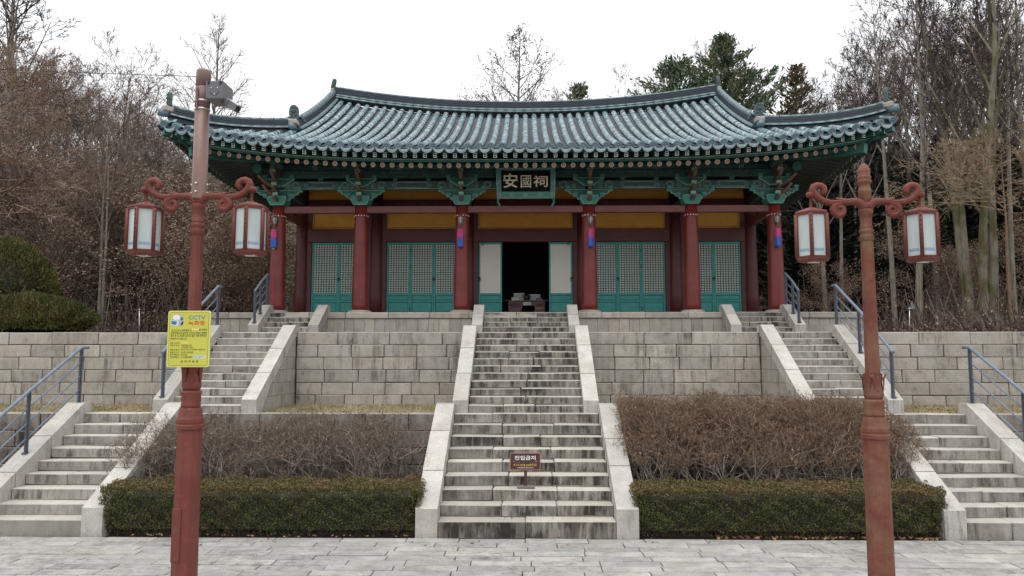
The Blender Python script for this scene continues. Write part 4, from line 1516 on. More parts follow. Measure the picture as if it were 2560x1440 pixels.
# ------------------------------------------------------------------ name plaque under the eave
def plaque():
    c = at(1314.5, 457.8, 20.55)
    k = 20.55 / 1900 / 11.08 * 1.02
    tilt = R(11)
    def pl(u, w, out=0.0):                       # u, w in units of the detail picture, from its middle
        x, z = (u - 930) * k, (640 - w) * k
        return Vector((c.x + x, c.y - out * math.cos(tilt) - z * math.sin(tilt), c.z + z * math.cos(tilt) - out * math.sin(tilt)))
    root = thing('name_plaque', (c.x, c.y, c.z - .4), 'black name plaque with three pale characters in a green frame under the eave', 'plaque')
    def slab(name, pts, o0, o1, m, par):
        n = len(pts)
        vs = [pl(a, b, o0) for a, b in pts] + [pl(a, b, o1) for a, b in pts]
        return MB().add(vs, [tuple(range(n)), tuple(range(n, 2*n))[::-1]] + [(i, n+i, n+(i+1) % n, (i+1) % n) for i in range(n)]).build(name, m, par)
    slab('board', [(200, 260), (200, 900), (1660, 900), (1660, 260)], -.03, .01, 'plaque_black', root)
    slab('frame_top', [(115, 225), (245, 288), (1612, 288), (1745, 225)], -.02, .05, 'plaque_frame', root)
    slab('frame_bottom', [(258, 875), (140, 1055), (1725, 1055), (1605, 875)], -.02, .05, 'plaque_frame', root)
    slab('frame_side', [(115, 225), (140, 1055), (258, 875), (245, 288)], -.02, .048, 'plaque_frame', root)
    slab('frame_side', [(1745, 225), (1612, 288), (1605, 875), (1725, 1055)], -.02, .048, 'plaque_frame', root)
    mb = MB()
    for a, b in (((118, 228), (142, 1052)), ((142, 1052), (1723, 1052)), ((1723, 1052), (1742, 228)), ((1742, 228), (118, 228))):
        mb.tube([pl(*a, .05), pl(*b, .05)], .009, 4)
    for fx, fw in ((210, 950), (545, 960), (925, 960), (1320, 955), (1670, 945), (180, 620), (1690, 640), (560, 250), (930, 250), (1270, 250)):
        for q in range(6):
            a = math.pi * q / 3
            r_ = 42 if fw > 300 else 20
            ring = [pl(fx + r_*math.cos(a) + r_*.45*math.cos(t), fw + r_*math.sin(a)*(1 if fw > 300 else .8) + r_*.45*math.sin(t), .0505) for t in np.linspace(0, 2*math.pi, 7)]
            mb.tube(ring, .0035, 3, cap=False)
    mb.build('frame_trim', 'line_pale', root)
    for s in (-1, 1):
        cx = 185 if s < 0 else 1680
        pts = [pl(cx + s*30*math.sin(t*5.2) * (1), 1055 + 270 * t, .01) for t in np.linspace(0, 1, 9)]
        MB().tube(pts, [.03, .035, .03, .026, .03, .035, .03, .03, .018], 6).build('frame_foot', 'plaque_frame', root)
    P = lambda u, w, d: pl(u, w, .011 + d)
    lettering('安', (310, 770, 705, 375), P, 'plaque_gold', root, .012)
    lettering('國', (790, 765, 1075, 425), P, 'plaque_gold', root, .004)
    lettering('祠', (1140, 745, 1535, 435), P, 'plaque_gold', root, .010)
    MB().cbox(c.x - .5, c.x + .5, c.y + .06, YC - .08, c.z + .1, c.z + .16, .01).build('hanger', 'green_dark', root)
plaque()

# ------------------------------------------------------------------ lamps and silk lanterns on the columns
def porch_lamps():
    for i, (px, lab) in enumerate(((686.5, 'on the end column nearest the camera lamp post'), (1151, 'on the column beside the open doorway, to its left'), (1476.5, 'on the column beside the open doorway, to its right'), (1943, 'on the end column nearest the dark forest'))):
        x = at(px, 550, YC - .30).x
        y = YC - .30
        colx = (HX[0], HX[2], HX[3], HX[5])[i]
        root = thing('wall_lantern', (x, y, 6.35), 'small brass coach lamp ' + lab, 'wall lamp', 'coach lamps on the shrine columns')
        MB().lathe([(.0, 6.685), (.012, 6.67), (.014, 6.65), (.035, 6.63), (.085, 6.585), (.088, 6.575), (.0, 6.575)], 8, (x, y, 0)).build('cap', 'lamp_brass', root)
        MB().lathe([(.072, 6.575), (.042, 6.40)], 6, (x, y, 0), smooth=False).build('glass', 'lamp_glass_dim', root)
        for k in range(6):
            a = 2*math.pi*k/6
            MB().tube([(x + .075*math.cos(a), y + .075*math.sin(a), 6.576), (x + .045*math.cos(a), y + .045*math.sin(a), 6.40)], .007, 4).build('rib', 'lamp_brass', root)
        MB().lathe([(.05, 6.405), (.05, 6.385), (.02, 6.36), (.012, 6.33), (.02, 6.32), (.0, 6.30)], 8, (x, y, 0)).build('base', 'lamp_brass', root)
        arm = [(colx, YC - .17, 6.50), ((colx + x)/2, YC - .24, 6.34), (x, y + .01, 6.345)]
        MB().tube(arm, .011, 6).build('arm', 'lamp_brass', root)
        # silk lantern hung below
        lab2 = ('hanging on the end column nearest the camera lamp post', 'hanging to the left of the open doorway', 'hanging to the right of the open doorway', 'hanging on the end column nearest the dark forest')[i]
        yl = y + .0
        s = thing('silk_lantern', (x, yl, 5.70), 'pink and blue silk lantern ' + lab2, 'lantern', 'pink and blue silk lanterns on the shrine columns')
        rot = R(22 + 11 * i)
        MB().lathe([(.0, 6.245), (.082, 6.24), (.088, 6.225), (.090, 6.02)], 6, (x, yl, 0), smooth=False, rot=rot).build('pink_silk', 'silk_pink', s)
        MB().lathe([(.0905, 6.02), (.0915, 5.955)], 6, (x, yl, 0), smooth=False, rot=rot).build('seam_band', 'silk_purple', s)
        MB().lathe([(.092, 5.955), (.090, 5.76), (.078, 5.735), (.0, 5.733)], 6, (x, yl, 0), smooth=False, rot=rot).build('blue_silk', 'silk_blue', s)
        MB().tube([(x, yl, 6.30), (x, yl, 6.24)], .006, 5).build('cord', 'black', s)
        if i == 0:
            MB().tube([(x - .03, yl, 5.73), (x + .01, yl, 5.70)], .012, 6).build('bulb_tip', 'white_paint', s)
porch_lamps()

# ------------------------------------------------------------------ altar inside the doorway
def altar():
    Y = 24.35
    c = at(1316, 765, Y)
    k = Y / 1900 / 16
    X = lambda u: c.x + (u - 1130) * k
    ztop = at(1316, 752.5, Y).z
    Z = lambda v: ztop - (v - 840) * k
    zf = 3.96
    root = thing('altar_table', (c.x, Y, zf), 'dark red wooden altar table standing inside the open doorway', 'table')
    top = MB()
    top.prism([(X(270), Z(790)), (X(300), Z(822)), (X(420), Z(828)), (X(1860), Z(828)), (X(1960), Z(822)), (X(2000), Z(790)), (X(1985), Z(850)), (X(1860), Z(866)), (X(420), Z(866)), (X(290), Z(850))], 'y', Y - .22, Y + .22)
    top.build('table_top', 'altar_wood', root)
    for a, b, cut in ((415, 960, 1), (1460, 1860, -1)):
        poly = [(X(a), Z(866)), (X(b), Z(866)), (X(b), Z(1080) if cut > 0 else zf), (X(b - (110 if cut > 0 else 0)), zf), (X(a), zf)]
        MB().prism(poly, 'y', Y - .17, Y + .17).build('pedestal', 'altar_wood', root)
        MB().cbox(X(a + 60), X(b - 60), Y - .185, Y - .171, Z(1090), Z(940), .004).build('panel', 'dark_red_wood', root)
    MB().cbox(X(1520), X(1810), Y - .186, Y - .172, Z(1190), Z(1095), .004).build('gold_panel', 'altar_gold', root)
    MB().cbox(X(955), X(1465), Y - .16, Y + .10, Z(1040), Z(866), .005).build('apron', 'altar_wood', root)
    n = MB().cbox(X(1010), X(1312), Y - .20, Y - .192, Z(1030), Z(910), .002).build('paper_notice', 'white_paint', root)
    mb = MB()
    for u0, u1, v0, v1 in ((1135, 1290, 945, 965), (1150, 1285, 985, 1005), (1045, 1110, 950, 990)):
        mb.box(X(u0), X(u1), Y - .2035, Y - .2005, Z(v1), Z(v0))
    mb.build('notice_lines', 'camera_grey', n)
    b = thing('incense_burner', (X(1150), Y, ztop), 'dark bronze incense burner on the altar table', 'incense burner')
    h = [(0.0, .0), (.035, 0), (.03, .05), (.09, .09), (.105, .15), (.085, .20), (.05, .225), (.055, .25), (.065, .262), (.0, .265)]
    MB().lathe([(r_ * 1.0, ztop + z * .78) for r_, z in h], 16, (X(1150), Y, 0)).build('bowl', 'bronze', b)
    for s in (-1, 1):
        pts = [(X(1150) + s*.08, Y, ztop + .14), (X(1150) + s*.13, Y, ztop + .17), (X(1150) + s*.12, Y, ztop + .21)]
        MB().tube(pts, .012, 6).build('handle', 'bronze', b)
    for nm, u0, u1, v0, lab in (('standing_picture', 620, 1040, 520, 'grey picture card standing on the altar, to the left of the burner'), ('standing_picture', 1250, 1690, 570, 'grey picture card standing on the altar, to the right of the burner')):
        r_ = thing(nm, (X((u0+u1)/2), Y + .15, ztop), lab, 'picture')
        MB().cbox(X(u0), X(u1), Y + .145, Y + .157, ztop, Z(v0), .002).build('card', 'photo_card', r_)
        MB().cbox(X(u0) - .006, X(u1) + .006, Y + .143, Y + .150, Z(v0), Z(v0) + .008, .002).build('edge', 'steel', r_)
    r_ = thing('donation_box', (X(675), Y - .1, ztop), 'small white box with a blue and yellow label on the altar', 'box')
    MB().cbox(X(540), X(812), Y - .14, Y - .06, ztop, Z(705), .003).build('carton', 'white_paint', r_)
    MB().box(X(560), X(790), Y - .143, Y - .1405, Z(750), Z(722)).build('blue_label', 'sign_blue', r_)
    MB().box(X(620), X(795), Y - .143, Y - .1405, Z(815), Z(775)).build('yellow_label', 'sign_yellow', r_)
    r_ = thing('wooden_box', (X(1650), Y - .1, ztop), 'flat dark red wooden box on the altar', 'box')
    MB().cbox(X(1525), X(1775), Y - .15, Y - .04, ztop + .004, Z(740), .004).build('lid', 'altar_wood', r_)
    MB().cbox(X(1540), X(1760), Y - .145, Y - .045, ztop, ztop + .018, .002).build('tray', 'dark_red_wood', r_)
altar()

# ------------------------------------------------------------------ street lamps of the court
K6 = 7.6 / 1900 / 6                           # metres per unit of the detail picture of the lamp head
def spiral(cx, cz, r0, r1, a0, a1, n=18):
    return [(cx + (r0 + (r1 - r0) * t) * math.cos(a0 + (a1 - a0) * t), cz + (r0 + (r1 - r0) * t) * math.sin(a0 + (a1 - a0) * t)) for t in np.linspace(0, 1, n)]

def lamp_post(X, Y, dz, paint, shaft, corner_first, label):
    root = thing('street_lamp', (X, Y, ZG), label, 'street lamp')
    zz = lambda v: v + dz
    # plinth shaft and mouldings
    MB().lathe([(.19, ZG), (.19, ZG + .12), (.14, ZG + .2), (.124, .30), (.117, zz(1.96))], 8, (X, Y, 0), smooth=False, rot=R(22.5 + 11)).build('pedestal', shaft, root)
    if corner_first is False:
        MB().cbox(X - .085, X + .0, Y - .128, Y - .114, .72, 1.22, .004).build('access_door', shaft, root)
    MB().lathe([(.117, zz(1.955)), (.133, zz(1.965)), (.135, zz(2.0)), (.122, zz(2.012)), (.128, zz(2.03)), (.128, zz(2.06)), (.118, zz(2.085)), (.112, zz(2.11)), (.105, zz(2.15)), (.098, zz(2.17))], 8, (X, Y, 0), smooth=False, rot=R(22.5 + 11)).build('moulding', shaft, root)
    MB().lathe([(.09, zz(2.17)), (.094, zz(2.20)), (.088, zz(2.215)), (.095, zz(2.25)), (.09, zz(2.29)), (.098, zz(2.31)), (.096, zz(2.33)), (.076, zz(2.34))], 20, (X, Y, 0)).build('collar', shaft, root)
    MB().lathe([(.078, zz(2.335)), (.092, zz(2.38)), (.082, zz(2.48)), (.076, zz(2.53)), (.088, zz(2.565)), (.070, zz(2.57))], 16, (X, Y, 0)).build('lotus', shaft, root)
    for k in range(6):
        a = 2*math.pi*k/6 + (R(30) if corner_first else 0)
        c, s = math.cos(a), math.sin(a)
        q = lambda r_, t, z: (X + r_*c - t*s, Y + r_*s + t*c, zz(z))
        vs = [q(.088, -.02, 2.42), q(.094, 0, 2.42), q(.088, .02, 2.42), q(.088, -.042, 2.54), q(.102, 0, 2.53), q(.088, .042, 2.54), q(.108, -.03, 2.578), q(.124, 0, 2.592), q(.108, .03, 2.578)]
        MB().add(vs, [(0, 1, 4, 3), (1, 2, 5, 4), (3, 4, 7, 6), (4, 5, 8, 7)], smooth=True).build('petal', shaft, root)
    # upper shaft, lightly fluted
    MB().lathe([(.070, zz(2.56)), (.066, zz(3.0)), (.060, zz(3.90))], 10, (X, Y, 0), smooth=False).build('shaft', shaft, root)
    MB().lathe([(.062, zz(3.885)), (.068, zz(3.895)), (.066, zz(3.92)), (.069, zz(3.93)), (.060, zz(3.945)), (.055, zz(3.955)), (.070, zz(3.975)), (.068, zz(3.995)), (.056, zz(4.005)), (.060, zz(4.015)), (.062, zz(4.03)), (.052, zz(4.04)), (.055, zz(4.10)), (.060, zz(4.145)), (.064, zz(4.15)), (.066, zz(4.165)), (.07, zz(4.18)), (.065, zz(4.20)), (.056, zz(4.215)), (.052, zz(4.30))], 18, (X, Y, 0)).build('neck', shaft if corner_first else paint, root)
    # scrolled arms: drawn in the units of the detail picture, origin at the joint
    z0 = zz(4.215)
    W = lambda u, v: (X + u * K6, Y - .01, z0 - (v - 450) * K6)
    for s in (-1, 1):
        U = lambda u, v: W(s * (u - 1190), v)
        main = [(1190, 455), (1235, 415), (1280, 365), (1350, 350), (1450, 352), (1560, 365), (1650, 372), (1740, 365), (1820, 338), (1890, 290), (1945, 235), (1965, 175), (1945, 125), (1895, 105), (1845, 112), (1805, 140), (1795, 185), (1815, 218), (1845, 215)]
        rad = [1.3 * q for q in (.044, .040, .034, .029, .025, .023, .023, .024, .025, .027, .029, .030, .029, .026, .025, .026, .027, .024, .014)]
        a = MB().tube([U(*p) for p in main], rad, 10).build('arm', paint, root)
        MB().tube([(p[0], p[1] - .022, p[2] + .012) for p in (U(*p) for p in main[2:11])], [.008, .01, .01, .01, .01, .01, .01, .01, .006], 6).build('arm_bead', paint, a)
        low = [(1470, 365), (1560, 372), (1630, 395), (1672, 440)] + [(u, v) for u, v in spiral(1585, 480, 98, 22, R(-20), R(-20) + math.pi * 3.1, 22)]
        low = [(1470, 362), (1560, 372), (1625, 392)] + [(1585 + r_ * math.cos(t), 480 + r_ * math.sin(t)) for r_, t in zip(np.linspace(98, 18, 22), np.linspace(R(-35), R(-35) + math.pi * 3.2, 22))]
        MB().tube([U(*p) for p in low], [.018, .028, .033] + list(np.linspace(.036, .017, 22)), 8).build('lower_scroll', paint, a)
        leaf = [(1420, 345), (1520, 335), (1590, 318), (1625, 292)]
        MB().tube([U(*p) for p in leaf], [.022, .026, .02, .005], 6).build('leaf_tip', paint, a)
        knob = [(1895, 285), (1935, 252), (1985, 240), (2035, 258), (2050, 285)]
        MB().tube([U(*p) for p in knob], [.018, .028, .036, .034, .014], 8).build('arm_knob', paint, a)
        xr = X + s * 805 * K6
        zt = z0 - (440 - 450) * K6
        MB().lathe([(.022, zt - .03), (.018, zt), (.014, zt + .02), (.016, z0 + .115), (.026, z0 + .118), (.026, z0 + .13)], 10, (xr, Y, 0)).build('hanger_rod', paint, a)
        # hexagonal lantern
        rot = R(({-1: 27, 1: 33} if not corner_first else {-1: 8, 1: 3})[s])
        za, zb, Rr = zt - .058, zt - .520, .162
        ln = MB().lathe([(Rr*.2, zt + .0), (Rr*1.03, za + .01), (Rr*1.05, za), (Rr*1.05, za - .028), (Rr*.9, za - .028)], 6, (xr, Y, 0), smooth=False, rot=rot).build('lantern', paint, root)
        bt = MB()
        bt.lathe([(Rr*.93, zb + .028), (Rr*1.05, zb + .028), (Rr*1.05, zb - .002), (Rr*.98, zb - .012), (Rr*.55, zb - .03), (Rr*.5, zb + .01)], 6, (xr, Y, 0), smooth=False, rot=rot)
        bt.build('bottom_rim', paint, ln)
        dots = MB()
        for k in range(6):
            a0, a1 = 2*math.pi*k/6 + rot, 2*math.pi*(k+1)/6 + rot
            p0 = Vector((xr + Rr*math.cos(a0), Y + Rr*math.sin(a0), 0)); p1 = Vector((xr + Rr*math.cos(a1), Y + Rr*math.sin(a1), 0))
            ctr = Vector((xr, Y, 0))
            q = MB().tube([(p0.x, p0.y, zb + .02), (p0.x, p0.y, za - .02)], .021, 6).build('corner_post', paint, ln)
            e = (p1 - p0).normalized(); nrm = Vector((e.y, -e.x, 0))
            i0, i1 = p0 + e*.012 - nrm*.008, p1 - e*.012 - nrm*.008
            vs = [(i0.x, i0.y, zb + .02), (i1.x, i1.y, zb + .02), (i1.x, i1.y, za - .02), (i0.x, i0.y, za - .02)]
            back = [tuple(Vector(v) - nrm*.006) for v in vs]
            g = MB().add(vs + back, [(0, 1, 2, 3), (7, 6, 5, 4), (0, 4, 5, 1), (1, 5, 6, 2), (2, 6, 7, 3), (3, 7, 4, 0)]).build('glass_pane', 'lantern_glass', ln)
            # meander band printed low on the pane
            b = MB()
            wz = .026
            zc = zb + .085
            if True:
                L = (i1 - i0).length
                u0 = .018
                m = 4
                st = (L - 2*u0) / m
                f = lambda u, z: i0 + e*u + nrm*.0015 + Vector((0, 0, zc + z))
                t_ = .0045
                def bar(ua, ub, z_a, z_b):
                    b.add([f(ua, z_a), f(ub, z_a), f(ub, z_b), f(ua, z_b)], [(0, 1, 2, 3)])
                for j in range(m):
                    ua = u0 + j*st; ub = ua + st*.82
                    bar(ua, ub, wz/2 - t_, wz/2); bar(ua, ua + t_, 0, wz/2); bar(ua, ub, -t_/2, t_/2); bar(ub - t_, ub, -wz/2, 0); bar(ua, ub, -wz/2, -wz/2 + t_)
                b.build('meander_band', 'meander_blue', g)
            for z in (za - .012, zb + .012):
                for j in range(6):
                    pc = p0 + (p1 - p0) * ((j + .5) / 6) + nrm * .0105
                    dots.box(pc.x - .008, pc.x + .008, pc.y - .003, pc.y + .001, z - .003, z + .003)
            for j in range(9):
                zc2 = zb + .05 + (za - zb - .1) * j / 8
                out = (p0 - ctr).normalized()
                pc = p0 + out * .019
                dots.box(pc.x - .005, pc.x + .005, pc.y - .003, pc.y + .003, zc2 - .011, zc2 + .011)
        dots.build('pierced_dots', 'black', ln, kind='stuff')
        for j in (-1, 1):
            MB().tube([(xr - .05, Y - .02 + j*.04, zb - .018), (xr + .07, Y - .02 + j*.04, zb - .018)], .013, 8).build('light_tube', 'white_paint', ln)
    return root, z0

LX, LY = -3.297, 7.5
lampL, zj = lamp_post(LX, LY, 0.0, 'lamp_red', 'lamp_red', False, 'red cast iron street lamp with a tall pipe, camera box and yellow notice')
lampR, zk = lamp_post(3.375, LY, -.08, 'lamp_red', 'lamp_red_weathered', True, 'weathered red street lamp ending in a lotus bud finial')

# finial of the weathered lamp
def finial(X, Y, z):
    MB().lathe([(.052, z - .02), (.056, z + .05), (.060, z + .055), (.060, z + .12), (.066, z + .135), (.056, z + .14), (.052, z + .20), (.068, z + .215), (.070, z + .235), (.056, z + .245), (.066, z + .262), (.064, z + .28), (.052, z + .285), (.060, z + .32), (.058, z + .355), (.05, z + .36), (.040, z + .385), (.022, z + .41), (.0, z + .418)], 18, (X, Y, 0)).build('finial', 'lamp_red_weathered', lampR)
finial(3.375, LY, zk + .04)

# pipe on the other lamp, with camera
def pipe():
    z = zj + .03
    MB().lathe([(.074, z), (.0745, z + .02), (.070, z + 1.16)], 24, (LX, LY, 0)).build('pipe', 'pipe_brown', lampL)
    MB().lathe([(.0735, z + .93), (.073, z + 1.17)], 24, (LX, LY, 0)).build('sleeve', 'pipe_dark', lampL)
    MB().lathe([(.0725, z + 1.175), (.0725, z + 1.33), (.068, z + 1.345), (.0, z + 1.346)], 24, (LX, LY, 0)).build('pipe_cap', 'pipe_brown', lampL)
    for h in (.965, .99):
        pass
    for h, r_ in ((1.01, .0765), (.925, .0765)):
        MB().lathe([(r_, z + h), (r_ + .002, z + h + .008), (r_, z + h + .016)], 24, (LX, LY, 0)).build('clamp_band', 'steel', lampL)
    MB().cbox(LX - .035, LX - .015, LY - .084, LY - .072, z + .93, z + 1.14, .003).build('strap', 'pipe_dark', lampL)
    for zz_ in (.07, .155):
        for a in (-90, 0, 180):
            c, s = math.cos(R(a)), math.sin(R(a))
            MB().lathe([(.012, 0), (.012, .012), (.006, .016), (.0, .017)], 8, (0, 0, 0)).build('bolt', 'steel', lampL, matrix=Matrix.Translation((LX + .073*c, LY + .073*s, z + zz_)) @ Matrix.Rotation(R(a), 4, 'Z') @ Matrix.Rotation(R(90), 4, 'Y'))
    # camera box
    c = at(549, 235, LY - .02)
    cam_t = thing('security_camera', (c.x, c.y, c.z - .1), 'grey boxed security camera on an arm clamped to the tall pipe', 'camera')
    w, h, d = .088, .092, .13
    vs = []
    MB().cbox(c.x - w, c.x + w, c.y - d, c.y + d, c.z - h, c.z + h, .006).build('housing', 'camera_grey', cam_t)
    ring = [(c.x + .045*math.cos(t), c.y - d - .001, c.z - .012 + .045*math.sin(t)) for t in np.linspace(R(190), R(350), 9)]
    MB().tube(ring, .003, 4).build('seam', 'black', cam_t)
    for px, pz in ((-.032, .018), (.032, .018), (0, -.05)):
        MB().lathe([(.008, 0), (.008, .004), (0, .006)], 8, (c.x + px, c.y - d, c.z + pz), axis='-y').build('screw', 'steel', cam_t)
    for px in (-.06, .06):
        MB().cbox(c.x + px - .010, c.x + px + .010, c.y - d - .012, c.y - d + .002, c.z + .055, c.z + .088, .003).build('latch', 'black', cam_t)
    MB().cbox(LX + .06, c.x - w + .01, c.y - .03, c.y + .03, c.z - .085, c.z + .03, .004).build('mount', 'camera_grey', cam_t)
    e = Vector((c.x + w - .02, c.y - .02, c.z - h + .01)); f_ = e + Vector((.155, -.06, -.105))
    MB().tube([e, e.lerp(f_, .38)], .046, 12).build('swivel', 'camera_grey', cam_t)
    dd = (f_ - e).normalized(); sd = dd.cross(Vector((0, 0, 1))).normalized(); up = sd.cross(dd)
    def bx(p, q, hw, hh):
        vs = [pt + sd*a + up*b for pt in (p, q) for a, b in ((-hw, -hh), (hw, -hh), (hw, hh), (-hw, hh))]
        return MB().add(vs, [(0, 3, 2, 1), (4, 5, 6, 7), (0, 1, 5, 4), (1, 2, 6, 5), (2, 3, 7, 6), (3, 0, 4, 7)])
    bx(e.lerp(f_, .34), f_, .036, .036).build('camera_body', 'camera_grey', cam_t)
    bx(e.lerp(f_, .36) + up*.042, f_ + dd*.025 + up*.042, .042, .005).build('sun_shield', 'steel', cam_t)
    MB().tube([f_ - dd*.002, f_ + dd*.004], .026, 12).build('lens', 'black', cam_t)
    # overhead wire
    pts = [at(492, 191, LY), at(360, 187, LY + .5), at(220, 182, LY + 1.1), at(80, 176.5, LY + 1.8), at(0, 172.5, LY + 2.2), at(-300, 152, LY + 4.5)]
    w_ = MB().tube(pts, .004, 5).build('overhead_wire', 'wire_black')
    tag(w_, 'thin black wire running from the tall lamp pipe out of the picture', 'wire')
pipe()

# ------------------------------------------------------------------ yellow notice on the lamp
def notice():
    Y = LY - .165
    D = lambda u, v, out=0.0: at(400 + u / 9, 770 + v / 9, Y) + Vector((0, -out, 0))
    c = D(640, 690)
    root = thing('camera_notice', (c.x, Y, c.z - .27), 'yellow rounded notice with blue and red heading strapped to the lamp', 'sign')
    def rounded(x0, y0, x1, y1, r_, n=5):
        P = []
        for cx, cy, a0 in ((x1 - r_, y0 + r_, -90), (x1 - r_, y1 - r_, 0), (x0 + r_, y1 - r_, 90), (x0 + r_, y0 + r_, 180)):
            for k in range(n):
                a = R(a0 + 90 * k / (n - 1)); P.append((cx + r_*math.cos(a), cy + r_*math.sin(a)))
        return P
    X0, Z0 = D(138, 1330).x, D(138, 1330).z
    X1, Z1_ = D(1145, 60).x, D(1145, 60).z
    x0, x1, zlo, zhi = X0, X1, Z0, Z1_
    rim = rounded(x0, zlo, x1, zhi, .022)
    MB().prism(rim, 'y', Y, Y + .014).build('plate', 'sign_yellow_edge', root)
    MB().prism(rounded(x0 + .012, zlo + .012, x1 - .012, zhi - .012, .018), 'y', Y - .0012, Y + .001).build('face', 'sign_yellow', root)
    line = rounded(x0 + .0165, zlo + .016, x1 - .0165, zhi - .016, .018)
    MB().tube([(p[0], Y - .0012, p[1]) for p in line + line[:1]], .0016, 4, cap=False).build('red_border', 'sign_red', root)
    def P(u, v, d):
        x = x0 + (u - 138) / (1145 - 138) * (x1 - x0); z = zhi + (v - 60) / (1330 - 60) * (zlo - zhi)
        return Vector((x, Y - .0013 - d, z))
    L = lambda s, u0, u1, v0, v1, m, b=0.0: lettering(s, (u0, v1, u1, v0), P, m, root, b, depth=.0008)
    L('CCTV', 625, 1020, 170, 262, 'sign_blue', .012)
    L('녹화중', 620, 1020, 285, 392, 'sign_red', .018)
    L('본 CCTV는 범죄예방 및', 235, 700, 480, 530, 'sign_ink', .012)
    L('을 포함한', 885, 1075, 466, 512, 'sign_ink', .012)
    L('다목적용으로 설치한 것으로 운영과 관련된', 222, 1072, 535, 590, 'sign_ink', .012)
    L('문의 및 신고사항이 있으신 분은 아래 연락처로', 215, 1068, 592, 655, 'sign_ink', .012)
    L('연락주시기 바랍니다.', 212, 606, 672, 720, 'sign_ink', .012)
    for s, b, v, u1 in (('▶관 리 번 호 :', None, 770, 470), ('▶설 치 장 소 :', '낙성대동 228', 822, 718), ('', '(낙성대로 77호)', 872, 762), ('▶촬 영 범 위 :', '반경 50~100m 이내 (카메라 기종별 상이)', 920, 1045), ('▶촬 영 시 간 :', '24시간 연속 촬영', 978, 770), ('▶관리책임자 :', '관악구청', 1032, 620), ('▶운영책임자 :', 'CCTV통합관제센터', 1086, 752)):
        if s: L(s, 222, 448, v, v + 42, 'sign_ink', .012)
        if b: L(b, 474, u1, v, v + 42, 'sign_ink', .012)
    L('관 악 구 청 장', 472, 898, 1178, 1235, 'sign_ink', .012)
    def patch(u0, u1, v0, v1, m, out=.0006, nm='sticker'):
        a, b = P(u0, v0, 0), P(u1, v1, 0)
        MB().box(a.x, b.x, a.y - out, a.y - out + .0004, b.z, a.z).build(nm, m, root)
    patch(705, 890, 462, 505, 'sign_patch'); patch(478, 630, 762, 802, 'sign_patch'); patch(762, 1058, 1068, 1135, 'sign_label_white')
    L('02-879-', 775, 1040, 1082, 1118, 'sign_blue', .01)
    # picture of a camera
    def poly(pts, m, out):
        MB().add([P(u, v, out) for u, v in pts], [tuple(range(len(pts)))]).build('camera_picture', m, root)
    poly([(250, 150), (330, 132), (430, 150), (495, 200), (515, 290), (490, 380), (420, 408), (300, 350), (245, 270)], 'photo_card', .0006)
    poly([(255, 170), (340, 148), (430, 180), (420, 260), (300, 270), (250, 240)], 'sign_text_white', .0010)
    poly([(208, 275), (395, 290), (380, 415), (210, 378)], 'sign_label_white', .0012)
    poly([(222, 290), (350, 302), (338, 385), (222, 362)], 'sign_blue', .0016)
    poly([(430, 225), (480, 205), (498, 250), (470, 290), (432, 275)], 'sign_blue', .0014)
    poly([(450, 330), (505, 290), (500, 365), (455, 400)], 'black', .0013)
    for zc in (zhi - .12, zlo + .12):
        MB().lathe([(.108, zc - .012), (.110, zc), (.108, zc + .012)], 16, (LX, LY, 0)).build('strap', 'steel', root)
        MB().cbox(LX - .03, LX + .03, Y + .013, LY - .09, zc - .012, zc + .012, .003).build('strap_bracket', 'steel', root)
notice()

# ------------------------------------------------------------------ no entry sign on the stairs
def no_entry():
    Y = Y1 + 2*T1 + .12
    D = lambda u, v: at(1200 + u / 9, 1100 + v / 9, Y)
    zt = 3 * R1
    c = D(1025, 480)
    root = thing('no_entry_sign', (c.x, Y, zt), 'small dark brown no entry board on a post on the centre stairs', 'sign')
    a, b = D(680, 670), D(1352, 295)
    rr_ = .025
    P = []
    for cx, cz, a0 in ((b.x - rr_, a.z + rr_, -90), (b.x - rr_, b.z - rr_, 0), (a.x + rr_, b.z - rr_, 90), (a.x + rr_, a.z + rr_, 180)):
        for k in range(5):
            t = R(a0 + 22.5*k); P.append((cx + rr_*math.cos(t), cz + rr_*math.sin(t)))
    MB().prism(P, 'y', Y - .012, Y + .012).build('board', 'sign_brown', root)
    MB().tube([(p[0], Y - .013, p[1]) for p in P + P[:1]], .0055, 5, cap=False).build('border', 'sign_brown_edge', root)
    Pl = lambda u, v, d: Vector((a.x + (u - 680) / 672 * (b.x - a.x), Y - .0125 - d, b.z + (v - 295) / 375 * (a.z - b.z)))
    L = lambda s, u0, u1, v0, v1, m, bo=0.0: lettering(s, (u0, v1, u1, v0), Pl, m, root, bo, depth=.001)
    L('진입금지', 780, 1250, 350, 450, 'sign_text_white', .022)
    L('좌·우측 계단을 이용해주세요', 752, 1278, 542, 580, 'sign_text_yellow', .018)
    L('-낙성대공원 관리사무소-', 825, 1212, 605, 632, 'sign_text_white', .014)
    mb = MB()
    for s, x_end, x_in in ((-1, 765, 905), (1, 1268, 1130)):
        q = [Pl(x_in, 517, .001), Pl(x_end, 517, .001), Pl(x_end, 470, .001)]
        mb.tube(q, .0035, 4)
        mb.tube([Pl(x_end - 36, 495, .001), Pl(x_end, 462, .001), Pl(x_end + 36, 492, .001)], .0035, 4)
    mb.build('arrow', 'sign_brown_edge', root)
    MB().cbox(c.x - .024, c.x + .024, Y + .012, Y + .05, zt + .03, a.z + .1, .004).build('post', 'sign_brown', root)
    MB().cbox(D(840, 1).x, D(1225, 1).x, Y - .09, Y + .11, zt + .002, zt + .04, .006).build('foot', 'sign_base_grey', root)
no_entry()
write_all()

